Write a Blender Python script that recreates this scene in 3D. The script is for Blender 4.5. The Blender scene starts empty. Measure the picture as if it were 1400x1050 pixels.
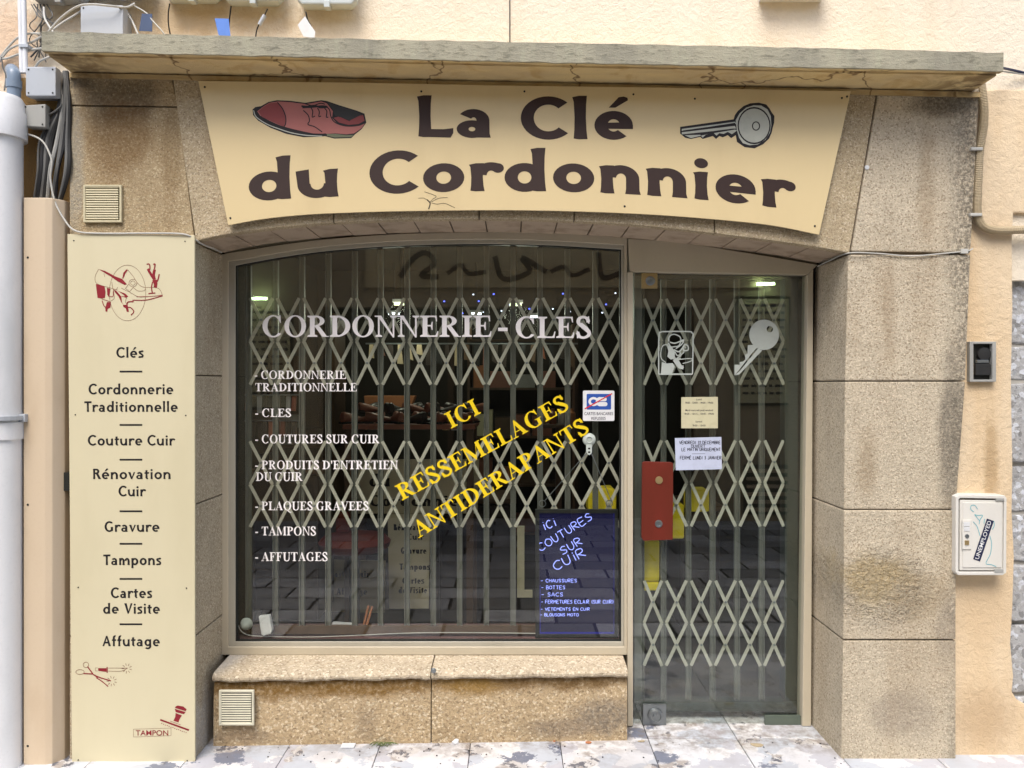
import bpy, bmesh, math, random
from mathutils import Vector, Matrix
from mathutils.geometry import delaunay_2d_cdt as cdt
random.seed(7)
sc = bpy.context.scene
COL = sc.collection

# ---------------------------------------------------------------- camera, sky, sun, exposure
F, D0, CZ = 1057.0, 3.3, 1.6          # focal length in 1400-px units, distance to the stone front, eye height
cam_d = bpy.data.cameras.new('camera'); cam = bpy.data.objects.new('camera', cam_d); COL.objects.link(cam)
cam.location = (0, -D0, CZ); cam.rotation_euler = (math.pi/2, 0, 0)
cam_d.sensor_width = 36; cam_d.lens = 36*F/1400; cam_d.clip_end = 500; cam_d.clip_start = .05
sc.camera = cam
w = bpy.data.worlds.new('World'); sc.world = w; w.use_nodes = True
wn = w.node_tree.nodes; wl = w.node_tree.links
sky = wn.new('ShaderNodeTexSky'); sky.sky_type = 'NISHITA'; sky.sun_disc = False
SUN_EL, SUN_AZ = math.radians(57), math.radians(195)
sky.sun_elevation = SUN_EL; sky.sun_rotation = SUN_AZ; sky.air_density = 1.0; sky.dust_density = 3.0; sky.ozone_density = .6
wl.new(sky.outputs[0], wn['Background'].inputs[0]); wn['Background'].inputs[1].default_value = .13
sd = bpy.data.lights.new('sun', 'SUN'); so = bpy.data.objects.new('sun', sd); COL.objects.link(so)
sd.energy = 1.6; sd.angle = math.radians(32); sd.color = (1, .975, .93)
so.rotation_euler = Vector((math.sin(SUN_AZ)*math.cos(SUN_EL), math.cos(SUN_AZ)*math.cos(SUN_EL), math.sin(SUN_EL))).to_track_quat('Z', 'Y').to_euler()
sc.view_settings.view_transform = 'Standard'; sc.view_settings.look = 'None'; sc.view_settings.gamma = 1
sc.view_settings.exposure = 0.95
sc.cycles.max_bounces = 8; sc.cycles.transparent_max_bounces = 24; sc.cycles.use_denoising = True

# ---------------------------------------------------------------- helpers
def P(px, py, Y=0.0):
    d = (Y + D0)/F
    return Vector(((px-700)*d, Y, CZ-(py-525)*d))
def WX(px, Y=0.0): return (px-700)*(Y+D0)/F
def WZ(py, Y=0.0): return CZ-(py-525)*(Y+D0)/F

def lerp(a, b, t): return a+(b-a)*t
def interp(tab, x):
    if x <= tab[0][0]: return tab[0][1]
    for (x0, y0), (x1, y1) in zip(tab, tab[1:]):
        if x <= x1: return lerp(y0, y1, (x-x0)/(x1-x0))
    return tab[-1][1]
def crom(pts, n=6):
    if len(pts) < 3: return [tuple(p) for p in pts]
    P_ = [tuple(2*a-b for a, b in zip(pts[0], pts[1]))]+[tuple(p) for p in pts]+[tuple(2*a-b for a, b in zip(pts[-1], pts[-2]))]
    out = []
    for i in range(1, len(P_)-2):
        p0, p1, p2, p3 = P_[i-1:i+3]
        for k in range(n):
            t = k/n
            out.append(tuple(.5*(2*b+(c-a)*t+(2*a-5*b+4*c-d)*t*t+(3*b-3*c+d-a)*t**3) for a, b, c, d in zip(p0, p1, p2, p3)))
    out.append(tuple(pts[-1]))
    return out

class MB:
    """collects geometry for one mesh object"""
    def __init__(s): s.v = []; s.f = []; s.mi = []; s.cur = 0
    def add(s, vs, fs):
        o = len(s.v); s.v += [tuple(v) for v in vs]; s.f += [tuple(i+o for i in f) for f in fs]; s.mi += [s.cur]*len(fs)
        return s
    def box(s, x0, x1, y0, y1, z0, z1, rot=None, piv=None):
        x0, x1 = sorted((x0, x1)); y0, y1 = sorted((y0, y1)); z0, z1 = sorted((z0, z1))
        vs = [Vector(c) for c in ((x0,y0,z0),(x1,y0,z0),(x1,y1,z0),(x0,y1,z0),(x0,y0,z1),(x1,y0,z1),(x1,y1,z1),(x0,y1,z1))]
        if rot is not None:
            pv = Vector(piv) if piv else sum(vs, Vector())/8
            vs = [rot @ (v-pv)+pv for v in vs]
        return s.add(vs, [(0,3,2,1),(4,5,6,7),(0,1,5,4),(1,2,6,5),(2,3,7,6),(3,0,4,7)])
    def pbox(s, px0, px1, py0, py1, y0, y1):      # box whose front face fills a picture rectangle at depth y0
        return s.box(WX(px0, y0), WX(px1, y0), y0, y1, WZ(py0, y0), WZ(py1, y0))
    def prism(s, pts, y0, y1):                    # pts (x,z) front outline, extruded back to y1
        n = len(pts)
        a = sum(pts[i][0]*pts[(i+1) % n][1]-pts[(i+1) % n][0]*pts[i][1] for i in range(n))
        if a < 0: pts = pts[::-1]
        vs = [(x, y0, z) for x, z in pts]+[(x, y1, z) for x, z in pts]
        fs = [tuple(range(n)), tuple(range(2*n-1, n-1, -1))]+[(i, i+n, (i+1) % n+n, (i+1) % n) for i in range(n)]
        return s.add(vs, fs)
    def pprism(s, pts, y0, y1): return s.prism([(WX(a, y0), WZ(b, y0)) for a, b in pts], y0, y1)
    def flat(s, polys, Y, step=0):                # picture-space polygons merged into one flat sheet on the plane Y
        vs, es, src = [], [], []
        for p in polys:
            q = [p[i] for i in range(len(p)) if math.dist(p[i], p[i-1]) > 1e-3]
            if len(q) < 3: continue
            o = len(vs); n = len(q); vs += [Vector(u) for u in q]; es += [(o+i, o+(i+1) % n) for i in range(n)]
            xs = [u[0] for u in q]; ys = [u[1] for u in q]; src.append((min(xs), max(xs), min(ys), max(ys), q))
        ov, oe, of, *_ = cdt(vs, es, [], 0, 1e-5, False)
        keep = []
        for f in of:
            cx = sum(ov[i][0] for i in f)/len(f); cy = sum(ov[i][1] for i in f)/len(f)
            for x0, x1, y0, y1, q in src:
                if x0 <= cx <= x1 and y0 <= cy <= y1:
                    ins = False; j = len(q)-1
                    for i in range(len(q)):
                        if (q[i][1] > cy) != (q[j][1] > cy) and cx < (q[j][0]-q[i][0])*(cy-q[i][1])/(q[j][1]-q[i][1])+q[i][0]: ins = not ins
                        j = i
                    if ins: keep.append(tuple(f)[::-1]); break
        used = sorted({i for f in keep for i in f}); mp = {i: k for k, i in enumerate(used)}
        return s.add([P(ov[i][0], ov[i][1], Y) for i in used], [tuple(mp[i] for i in f) for f in keep])
    def tube(s, pts, r, seg=8, smooth=0, caps=True, rib=0):
        if smooth: pts = crom(pts, smooth)
        pts = [Vector(p) for p in pts]; n = len(pts); rings = []
        up = Vector((0, 0, 1)); t0 = (pts[1]-pts[0]).normalized()
        if abs(t0.dot(up)) > .95: up = Vector((1, 0, 0))
        nrm = (up-t0*up.dot(t0)).normalized()
        for i, p in enumerate(pts):
            t = (pts[min(i+1, n-1)]-pts[max(i-1, 0)]).normalized()
            nrm = (nrm-t*nrm.dot(t)); nrm = nrm.normalized() if nrm.length > 1e-6 else Vector((1, 0, 0))
            b = t.cross(nrm)
            rr = (r[i] if isinstance(r, (list, tuple)) else r)*(1+(rib if i % 2 else 0))
            rings.append([p+(nrm*math.cos(a)+b*math.sin(a))*rr for a in [2*math.pi*k/seg for k in range(seg)]])
        vs = [v for rg in rings for v in rg]
        fs = [(i*seg+k, i*seg+(k+1) % seg, (i+1)*seg+(k+1) % seg, (i+1)*seg+k) for i in range(n-1) for k in range(seg)]
        if caps: fs += [tuple(range(seg-1, -1, -1)), tuple((n-1)*seg+k for k in range(seg))]
        return s.add(vs, fs)
    def cyl(s, c, axis, r, h, seg=16):
        c = Vector(c); a = Vector(axis).normalized()
        return s.tube([c, c+a*h], r, seg)
    def lathe(s, prof, c=(0,0,0), seg=20, axis='Z'):
        vs = []; c = Vector(c)
        for r, z in prof:
            for k in range(seg):
                a = 2*math.pi*k/seg
                v = Vector((r*math.cos(a), r*math.sin(a), z))
                if axis == 'Y': v = Vector((v.x, -v.z, v.y))
                vs.append(v+c)
        n = len(prof)
        fs = [(i*seg+k, i*seg+(k+1) % seg, (i+1)*seg+(k+1) % seg, (i+1)*seg+k) for i in range(n-1) for k in range(seg)]
        fs += [tuple(range(seg-1, -1, -1)), tuple((n-1)*seg+k for k in range(seg))]
        return s.add(vs, fs)
    def mesh(s, name, mats, bevel=0, seg=2, smooth=False, origin=None):
        me = bpy.data.meshes.new(name)
        og = Vector(origin) if origin is not None else Vector((0, 0, 0))
        me.from_pydata([tuple(Vector(v)-og) for v in s.v], [], s.f)
        for m in (mats if isinstance(mats, (list, tuple)) else [mats]): me.materials.append(m)
        me.polygons.foreach_set('material_index', s.mi)
        if bevel:
            bm = bmesh.new(); bm.from_mesh(me)
            bmesh.ops.recalc_face_normals(bm, faces=bm.faces)
            es = [e for e in bm.edges if len(e.link_faces) == 2 and e.calc_face_angle(0) > .5]
            bmesh.ops.bevel(bm, geom=es, offset=bevel, segments=seg, affect='EDGES', profile=.6)
            bm.to_mesh(me); bm.free()
        if smooth:
            bm = bmesh.new(); bm.from_mesh(me)
            for f in bm.faces: f.smooth = True
            for e in bm.edges:
                if len(e.link_faces) == 2 and e.calc_face_angle(0) > .7: e.smooth = False
            bm.to_mesh(me); bm.free()
        me.update(); return me
    def build(s, name, mats, parent=None, bevel=0, seg=2, smooth=False):
        # origin at the geometry's base centre so that each object sits where it is
        xs = [v[0] for v in s.v]; ys = [v[1] for v in s.v]; zs = [v[2] for v in s.v]
        og = Vector(((min(xs)+max(xs))/2, (min(ys)+max(ys))/2, min(zs)))
        me = s.mesh(name, mats, bevel, seg, smooth, og)
        return link(name, me, parent, og)

def wloc(o):
    l = Vector(o.location)
    while o.parent: o = o.parent; l += Vector(o.location)
    return l
def link(name, me, parent=None, og=(0, 0, 0)):
    o = bpy.data.objects.new(name, me); COL.objects.link(o)
    o.location = Vector(og)
    if parent: o.parent = parent; o.location = Vector(og)-wloc(parent)
    return o
def tag(o, label=None, cat=None, group=None, kind=None):
    if label: o['label'] = label
    if cat: o['category'] = cat
    if group: o['group'] = group
    if kind: o['kind'] = kind
    return o
def thing(name, label, cat, loc, group=None, parent=None):
    o = bpy.data.objects.new(name, None); COL.objects.link(o); o.empty_display_size = .1
    o.location = Vector(loc)
    if parent: o.parent = parent; o.location = Vector(loc)-wloc(parent)
    return tag(o, label, cat, group)
def struct(o): o['kind'] = 'structure'; return o
def copy_tree(o, loc, label=None):
    c = o.copy(); COL.objects.link(c); c.location = Vector(loc)
    if label: c['label'] = label
    def rec(a, b):
        for ch in list(a.children):
            k = ch.copy(); COL.objects.link(k); k.parent = b; rec(ch, k)
    rec(o, c); return c

NTH = ['leftmost', 'second from the left', 'third from the left', 'fourth from the left', 'fifth from the left', 'sixth from the left', 'seventh from the left', 'eighth from the left', 'ninth from the left', 'tenth from the left', 'eleventh from the left', 'twelfth from the left']
# ---------------------------------------------------------------- 2-D shapes, in picture space or glyph space
def ribbon(pts, wd, n=6, hd=None, smooth=True):
    """stroke with a pen wd wide on verticals and hd on horizontals"""
    hd = wd if hd is None else hd
    q = crom(pts, n) if smooth and len(pts) > 2 else [tuple(p) for p in pts]
    L, R = [], []
    for i, p in enumerate(q):
        a = q[max(i-1, 0)]; b = q[min(i+1, len(q)-1)]
        tx, ty = b[0]-a[0], b[1]-a[1]; l = math.hypot(tx, ty) or 1; tx /= l; ty /= l
        hw = .5*math.sqrt((wd*ty)**2+(hd*tx)**2)
        L.append((p[0]-ty*hw, p[1]+tx*hw)); R.append((p[0]+ty*hw, p[1]-tx*hw))
    return [[L[i], L[i+1], R[i+1], R[i]] for i in range(len(q)-1)]
def ring(cx, cy, rx, ry, tw, th, a0=0, a1=360, n=28, dx=0):
    out = []
    for i in range(n):
        a, b = [math.radians(lerp(a0, a1, k/n)) for k in (i, i+1)]
        o = lambda t: (cx+rx*math.cos(t), cy+ry*math.sin(t))
        q = lambda t: (cx+dx+(rx-tw)*math.cos(t), cy+(ry-th)*math.sin(t))
        out.append([o(a), o(b), q(b), q(a)])
    return out
def rect(x0, y0, x1, y1): return [[(x0, y0), (x1, y0), (x1, y1), (x0, y1)]]
def ell(cx, cy, rx, ry, n=20, a0=0): return [[(cx+rx*math.cos(2*math.pi*k/n), cy+ry*math.sin(2*math.pi*k/n)) for k in range(n)]]
def rrect(x0, y0, x1, y1, r, n=4):
    pts = []
    for cx, cy, a in ((x1-r, y1-r, 0), (x0+r, y1-r, 90), (x0+r, y0+r, 180), (x1-r, y0+r, 270)):
        for k in range(n+1):
            t = math.radians(a+90*k/n); pts.append((cx+r*math.cos(t), cy+r*math.sin(t)))
    return [pts]
def xf(polys, f): return [[f(*p) for p in q] for q in polys]

# bold serif capitals (cap height 1)
def serif_glyph(c):
    T, t, s = .235, .07, .06
    def stem(x, y0=0, y1=1, top=True, bot=True, w=T, o=.125):
        r = rect(x-w/2, y0, x+w/2, y1)
        for on, y, d in ((top, y1, -1), (bot, y0, 1)):
            if on:
                r += [[(x-w/2-o, y), (x+w/2+o, y), (x+w/2+o, y+d*s), (x+w/2, y+d*(s+.05)), (x-w/2, y+d*(s+.05)), (x-w/2-o, y+d*s)]]
        return r
    def beakd(x, y, l=.27, w=.05): return [[(x-.16, y), (x, y), (x+.015, y-l), (x-.03, y-l), (x-.07, y-.12)]]
    def beaku(x, y, l=.27): return [[(x-.18, y), (x, y), (x+.04, y+l), (x-.005, y+l), (x-.06, y+.13)]]
    if c == 'I': return .56, stem(.28)
    if c == 'L': return .93, stem(.27)+rect(.2, 0, .88, t)+beaku(.88, 0, .3)
    if c == 'E': return .95, stem(.27)+rect(.2, 0, .88, t)+beaku(.88, 0)+rect(.2, 1-t, .84, 1)+beakd(.84, 1)+rect(.3, .49, .6, .49+t)+[[(.6, .32), (.64, .32), (.64, .71), (.6, .71), (.55, .55), (.5, .52), (.55, .48)]]
    if c == 'F': return .88, stem(.27)+rect(.2, 1-t, .82, 1)+beakd(.82, 1)+rect(.3, .49, .58, .49+t)+[[(.58, .32), (.62, .32), (.62, .71), (.58, .71), (.53, .55), (.48, .52), (.53, .48)]]
    if c == 'T': return .97, stem(.485, top=False)+rect(.06, 1-t, .91, 1)+beakd(.91, 1, .28)+[[(.97-x, y) for x, y in beakd(.91, 1, .28)[0]]]
    if c == 'N': return 1.1, stem(.2, w=.08, top=False)+stem(.92, w=.08, bot=False)+[[(.06, 1), (.32, 1), (.95, .0), (.95, -.03), (.89, -.03), (.17, .93)]]+rect(.0, 1-s, .3, 1)
    if c == 'M': return 1.38, stem(.19, w=.08, top=False)+stem(1.13, top=False, o=.1)+[[(.16, 1), (.36, 1), (.73, .26), (.62, .0), (.18, .9)]]+[[(.62, 0), (.65, 0), (1.07, .93), (1.07, 1.0)]]+rect(.02, 1-s, .34, 1)+rect(1.04, 1-s, 1.34, 1)
    if c == 'A': return 1.06, [[(.12, 0), (.18, 0), (.5, .82), (.5, 1.02)]]+[[(.5, 1.02), (.57, 1.02), (.98, .03), (.73, .03), (.44, .78)]]+rect(.25, .31, .72, .36)+rect(0, 0, .34, s)+rect(.62, 0, 1.05, s)
    if c == 'V': return 1.06, [[(.07, .98), (.32, .98), (.6, .25), (.57, -.03), (.5, -.03)]]+[[(.5, -.03), (.57, -.03), (.95, .98), (.89, .98), (.56, .17)]]+rect(0, 1-s, .43, 1)+rect(.72, 1-s, 1.06, 1)
    if c == 'O': return 1.14, ring(.57, .5, .53, .525, .225, .065)
    if c == 'Q': return 1.14, ring(.57, .5, .53, .525, .225, .065)+ribbon([(.52, .04), (.7, -.1), (.9, -.24), (1.12, -.22)], .13, hd=.09)
    if c == 'C': return 1.08, ring(.58, .5, .53, .525, .23, .065, 48, 318, dx=.01)+[[(.88, 1.02), (.93, 1.02), (.95, .66), (.91, .66), (.80, .87)]]
    if c == 'G': return 1.16, ring(.58, .5, .53, .525, .23, .065, 48, 300, dx=.01)+[[(.88, 1.02), (.93, 1.02), (.95, .66), (.91, .66), (.80, .87)]]+rect(.77, .06, .98, .44)+rect(.65, .40, 1.1, .44)+[[(.77, .1), (.98, .1), (.98, .04), (.8, -.01), (.7, .0)]]
    if c == 'D': return 1.09, stem(.27)+ring(.37, .5, .66, .5, .24, .065, -90, 90)+rect(.2, 0, .38, .05)+rect(.2, .95, .38, 1)
    if c == 'P': return .93, stem(.27)+ring(.42, .735, .45, .265, .23, .065, -90, 90)+rect(.3, .95, .43, 1)+rect(.3, .47, .43, .52)
    if c == 'R': return 1.1, stem(.27)+ring(.42, .745, .45, .255, .23, .065, -90, 90)+rect(.3, .95, .43, 1)+rect(.3, .49, .45, .54)+[[(.36, .52), (.6, .52), (.98, .04), (1.08, .04), (1.08, 0), (.76, 0)]]
    if c == 'U': return 1.08, stem(.26, y0=.32, bot=False)+stem(.88, y0=.32, bot=False, w=.08, o=.12)+[p for p in ribbon([(.255, .42), (.27, .18), (.42, .04), (.62, .015), (.8, .1), (.875, .25), (.88, .42)], .13, hd=.1)]+[[(.153, .4), (.368, .4), (.36, .2), (.46, .06), (.36, 0.0), (.2, .1)]]
    if c == 'S': return .84, ribbon([(.66, .74), (.6, .9), (.42, .985), (.23, .93), (.16, .76), (.27, .6), (.5, .46), (.68, .3), (.66, .12), (.44, .015), (.22, .07), (.12, .27)], .18, hd=.115)+[[(.64, 1.02), (.69, 1.02), (.71, .68), (.66, .68), (.56, .86)]]+[[(.1, -.02), (.15, -.02), (.24, .1), (.13, .34), (.08, .34)]]+[[(.2, .62), (.34, .72), (.62, .5), (.72, .38), (.6, .24), (.3, .48)]]
    if c == '-': return .5, rect(.06, .27, .44, .42)
    if c == "'": return .3, [[(.06, 1), (.24, 1), (.19, .62), (.11, .62)]]
    return .35, []

# humanist flared letters; w,h = pen widths, X = x-height
def hum_glyph(c, w, h):
    X = .67; W2, H2 = w/2, h/2
    fl = lambda x, y0, y1: [[(x-W2*1.0, y0+.012), (x-W2*.2, y0-.006), (x+W2*1.14, y0), (x+W2*.98, lerp(y0, y1, .2)), (x+W2*.88, lerp(y0, y1, .5)), (x+W2*.92, lerp(y0, y1, .8)), (x+W2*1.04, y1), (x-W2*.2, y1-.002), (x-W2*1.22, y1-.035), (x-W2*1.0, lerp(y0, y1, .86)), (x-W2*.86, lerp(y0, y1, .5)), (x-W2*.9, lerp(y0, y1, .2))]]
    rb = lambda *p: ribbon(list(p), w, 5, h)
    arc = lambda cx, cy, rx, ry, a0=0, a1=360: ring(cx, cy, rx, ry, w, h, a0, a1, 30)
    leg = lambda xr, y1: [[(xr-w, y1), (xr, y1), (xr+.004, .1), (xr+.025, 0), (xr-w*1.06, 0), (xr-w, .12)]]
    if c == 'o': return .76, arc(.38, X/2, .36, X/2+.012)
    if c == 'c': return .62, arc(.37, X/2, .35, X/2+.012, 44, 316)
    if c == 'e' or c == 'é':
        g = arc(.37, X/2, .35, X/2+.012, 2, 312)+[[(.37-.35+w*.5, .335-h*.42), (.72, .335-h*.42), (.722, .335), (.70, .335+h*.4), (.37-.35+w*.5, .335+h*.3)]]
        if c == 'é': g += [[(.28, .76), (.40, .76), (.63, .94), (.62, 1.0), (.55, 1.03), (.46, 1.01)]]
        return .75, g
    if c == 'd': return .79, arc(.37, X/2-.01, .35, X/2+.012)+fl(.73-W2, 0, 1.04)
    if c == 'a': return .70, ring(.29, .2, .28, .212, w*.92, h*.8)+leg(.61, .42)+arc(.32, .41, .29, .272, 0, 148)
    if c == 'n': return .76, fl(W2+.03, 0, X)+arc(.39, .36, .32, .325, 0, 172)+leg(.71, .365)
    if c == 'm': return 1.14, fl(W2+.03, 0, X)+arc(.33, .38, .26, .305, 0, 172)+leg(.59, .385)+arc(.84, .38, .26, .305, 0, 176)+leg(1.10, .385)
    if c == 'u': return .76, [[(-.01, X-.03), (w*.95, X+.01), (w*1.02, .32), (.02, .32)]]+arc(.36, .33, .34, .345, 180, 360)+fl(.71-W2, 0, X)
    if c == 'r': return .55, fl(W2+.03, 0, X)+arc(.39, .36, .31, .33, 62, 172)+ell(.51, X-h*.6, w*.45, h*.58, 20)
    if c == 'i': return w+.1, fl(W2+.04, 0, X)+ell(W2+.04, .87, W2*1.05, max(h*.6, W2*.6), 18)
    if c == 'l': return w+.1, fl(W2+.04, 0, 1.04)
    if c == 't': return .46, fl(W2+.1, .16, .86)+[[(.0, X-h), (.44, X-h*.95), (.46, X), (.02, X-.01)]]+arc(.10+.2, .19, .2, .2, 180, 300)
    if c == 'f': return .46, fl(W2+.1, 0, .8)+arc(.32, .8, .22, .25, 60, 180)+[[(.0, X-h), (.42, X-h), (.44, X), (.02, X-.01)]]
    if c == 's': return .54, ribbon([(.47, .57), (.38, .635), (.25, X-H2), (.12, .575), (.11, .47), (.22, .39), (.36, .30), (.43, .2), (.38, .08), (.24, H2), (.12, .05), (.04, .10)], w*.86, 4, h)
    if c == 'v': return .66, [[(-.01, X), (w*1.1, X), (.36, .16), (.37, 0), (.26, 0)]]+[[(.26, 0), (.38, 0), (.66, X), (.66-w*.75, X), (.32, .14)]]
    if c == 'p': return .79, arc(.41, X/2, .35, X/2+.012)+fl(.05+W2, -.3, X)
    if c == 'g': return .76, ring(.36, X/2+.01, .34, X/2, w, h)+fl(.70-W2, -.02, X)+arc(.36, -.02, .34, .27, 215, 360)
    if c == 'C': return .88, arc(.52, .5, .50, .52, 46, 316)
    if c == 'L': return .68, fl(W2+.04, 0, 1.0)+[[(W2, .0), (.63, -.01), (.68, .10), (.68, h*1.1), (.5, h*.95), (W2, h*.95)]]
    if c == 'T': return .72, fl(.37, 0, .95)+[[(0, 1-h*1.05), (.73, 1-h), (.74, 1.02), (.02, 1.0)]]
    if c == 'R': return .76, fl(W2+.04, 0, 1)+arc(.34, .74, .29, .26, -90, 90)+rect(W2, 1-h, .35, 1)+rect(W2, .48, .35, .48+h)+[[(.3, .50), (.3+w*1.2, .52), (.80, 0), (.80-w*1.25, 0)]]
    if c == 'G': return .90, arc(.48, .5, .46, .52, 50, 322)+[[(.82-w, .08), (.84, .08), (.84, .46), (.82-w, .46)]]+[[(.66, .98), (.79, .92), (.80, .80), (.70, .82)]]
    if c == 'V': return .84, [[(0, 1), (w*1.15, 1), (.46, .2), (.46, 0), (.34, 0)]]+[[(.34, 0), (.47, 0), (.84, 1), (.84-w*.85, 1), (.41, .16)]]
    if c == 'A': return .86, [[(0, 0), (w*.85, 0), (.45, .84), (.5, 1), (.37, 1)]]+[[(.38, 1), (.5, 1), (.86, 0), (.86-w*1.15, 0), (.42, .8)]]+[[(.2, .27), (.66, .27), (.63, .27+h), (.23, .27+h)]]
    return .36, []

def layout(txt, glyph, space=.0):
    x = 0; out = []
    for c in txt:
        a, ps = glyph(c); out += xf(ps, lambda u, v, x=x: (u+x, v)); x += a+space
    return out
def bbox(polys):
    xs = [p[0] for q in polys for p in q]; ys = [p[1] for q in polys for p in q]
    return min(xs), max(xs), min(ys), max(ys)
def fit(txt, x0, x1, base, cap, font='serif', pen=(.15, .1), space=.03, warp=None):
    """letters as picture-space polygons filling x0..x1, standing on base"""
    if font == 'serif': ps = layout(txt, serif_glyph, space); b = bbox(ps); sx = (x1-x0)/(b[1]-b[0])
    else:
        sx = cap
        for _ in range(5):
            ps = layout(txt, lambda c: hum_glyph(c, pen[0]/sx, pen[1]), space); b = bbox(ps); sx = (x1-x0)/(b[1]-b[0])
    f = lambda u, v: (x0+(u-b[0])*sx, base-v*cap+(warp(x0+(u-b[0])*sx) if warp else 0))
    return xf(ps, f)
def spin(polys, ox, oy, ang, refx, refy):   # rotate anticlockwise on the picture about (refx,refy), then move that point to (ox,oy)
    c, s = math.cos(ang), math.sin(ang)
    return xf(polys, lambda u, v: (ox+(u-refx)*c+(v-refy)*s, oy-(u-refx)*s+(v-refy)*c))

# one-line handwriting
HW = {'A': [[(0,0),(.3,1),(.6,0)],[(.12,.35),(.5,.38)]], 'B': [[(0,0),(0,1),(.4,.95),(.42,.6),(.02,.52),(.5,.45),(.5,.08),(0,0)]], 'C': [[(.6,.85),(.35,1),(.05,.7),(.05,.25),(.3,0),(.6,.12)]],
 'D': [[(0,0),(0,1),(.4,.9),(.55,.5),(.4,.1),(0,0)]], 'E': [[(.55,1),(0,1),(0,0),(.55,0)],[(0,.5),(.45,.52)]], 'F': [[(.55,1),(0,.98),(0,0)],[(0,.5),(.42,.52)]], 'G': [[(.6,.85),(.35,1),(.05,.7),(.05,.25),(.3,0),(.6,.15),(.6,.45),(.35,.45)]],
 'H': [[(0,0),(0,1)],[(.5,0),(.5,1)],[(0,.5),(.5,.52)]], 'I': [[(.15,0),(.15,1)]], 'J': [[(.4,1),(.4,.2),(.2,0),(0,.2)]], 'K': [[(0,0),(0,1)],[(.5,1),(.02,.5),(.5,0)]], 'L': [[(0,1),(0,0),(.5,.02)]],
 'M': [[(0,0),(.06,1),(.35,.4),(.64,1),(.7,0)]], 'N': [[(0,0),(0,1),(.5,0),(.5,1)]], 'O': [[(.3,1),(.02,.7),(.05,.2),(.32,0),(.6,.25),(.58,.75),(.3,1)]], 'P': [[(0,0),(0,1),(.45,.95),(.45,.55),(0,.48)]],
 'Q': [[(.3,1),(.02,.7),(.05,.2),(.32,0),(.6,.25),(.58,.75),(.3,1)],[(.35,.25),(.65,-.1)]], 'R': [[(0,0),(0,1),(.45,.95),(.45,.6),(0,.5)],[(.1,.5),(.55,0)]], 'S': [[(.55,.85),(.3,1),(.05,.78),(.25,.55),(.5,.35),(.4,.05),(.02,.08)]],
 'T': [[(.3,0),(.3,1)],[(0,1),(.6,1)]], 'U': [[(0,1),(.02,.25),(.25,0),(.5,.25),(.52,1)]], 'V': [[(0,1),(.28,0),(.58,1)]], 'X': [[(0,0),(.5,1)],[(0,1),(.5,0)]], 'Y': [[(0,1),(.27,.5),(.55,1)],[(.27,.5),(.27,0)]], 'Z': [[(0,1),(.55,1),(0,0),(.55,0)]],
 'É': [[(.55,1),(0,1),(0,0),(.55,0)],[(0,.5),(.45,.52)],[(.2,1.12),(.4,1.3)]], 'i': [[(.15,0),(.15,.72)],[(.13,.95),(.18,.99)]], '-': [[(.05,.45),(.5,.45)]], '(': [[(.25,1.05),(.08,.5),(.25,-.05)]], ')': [[(.05,1.05),(.22,.5),(.05,-.05)]],
 '3': [[(.05,.9),(.4,.95),(.38,.6),(.15,.52),(.45,.4),(.4,.05),(.02,.08)]], '1': [[(.05,.75),(.25,1),(.25,0)]], '0': [[(.25,1),(.03,.6),(.08,.15),(.28,0),(.48,.3),(.45,.8),(.25,1)]], '2': [[(.03,.8),(.25,1),(.46,.75),(.05,0),(.5,.02)]], '9': [[(.45,.7),(.2,.55),(.05,.8),(.25,1),(.45,.8),(.4,0)]], '4': [[(.35,0),(.35,1),(0,.35),(.5,.35)]], 'h': [[(0,0),(0,1)],[(0,.4),(.25,.55),(.38,.4),(.38,0)]]}
def hand(txt, x0, x1, base, cap, pen, jit=.03):
    x = 0; st = []
    for c in txt:
        g = HW.get(c, [])
        wd = max([p[0] for s in g for p in s], default=.3)
        for s in g: st.append([(x+u+random.uniform(-jit, jit), v+random.uniform(-jit, jit)) for u, v in s])
        x += wd+.22
    mx = x-.22; sx = (x1-x0)/mx; out = []
    for s in st: out += ribbon([(x0+u*sx, base-v*cap) for u, v in s], pen, 3)
    return out
_tc = {}
def sans(txt, x0, x1, base, cap):     # Blender's built-in text face as flat picture-space triangles
    cu = bpy.data.curves.new('t', 'FONT'); cu.body = txt; cu.offset = .008; ob = bpy.data.objects.new('t', cu); COL.objects.link(ob)
    me = bpy.data.meshes.new_from_object(ob)
    ps = [[(me.vertices[i].co.x, me.vertices[i].co.y) for i in p.vertices] for p in me.polygons]
    bpy.data.objects.remove(ob); bpy.data.curves.remove(cu); bpy.data.meshes.remove(me)
    b = bbox(ps); sx = (x1-x0)/(b[1]-b[0]); sy = cap/.73
    return xf(ps, lambda u, v: (x0+(u-b[0])*sx, base-v*sy))

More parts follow.
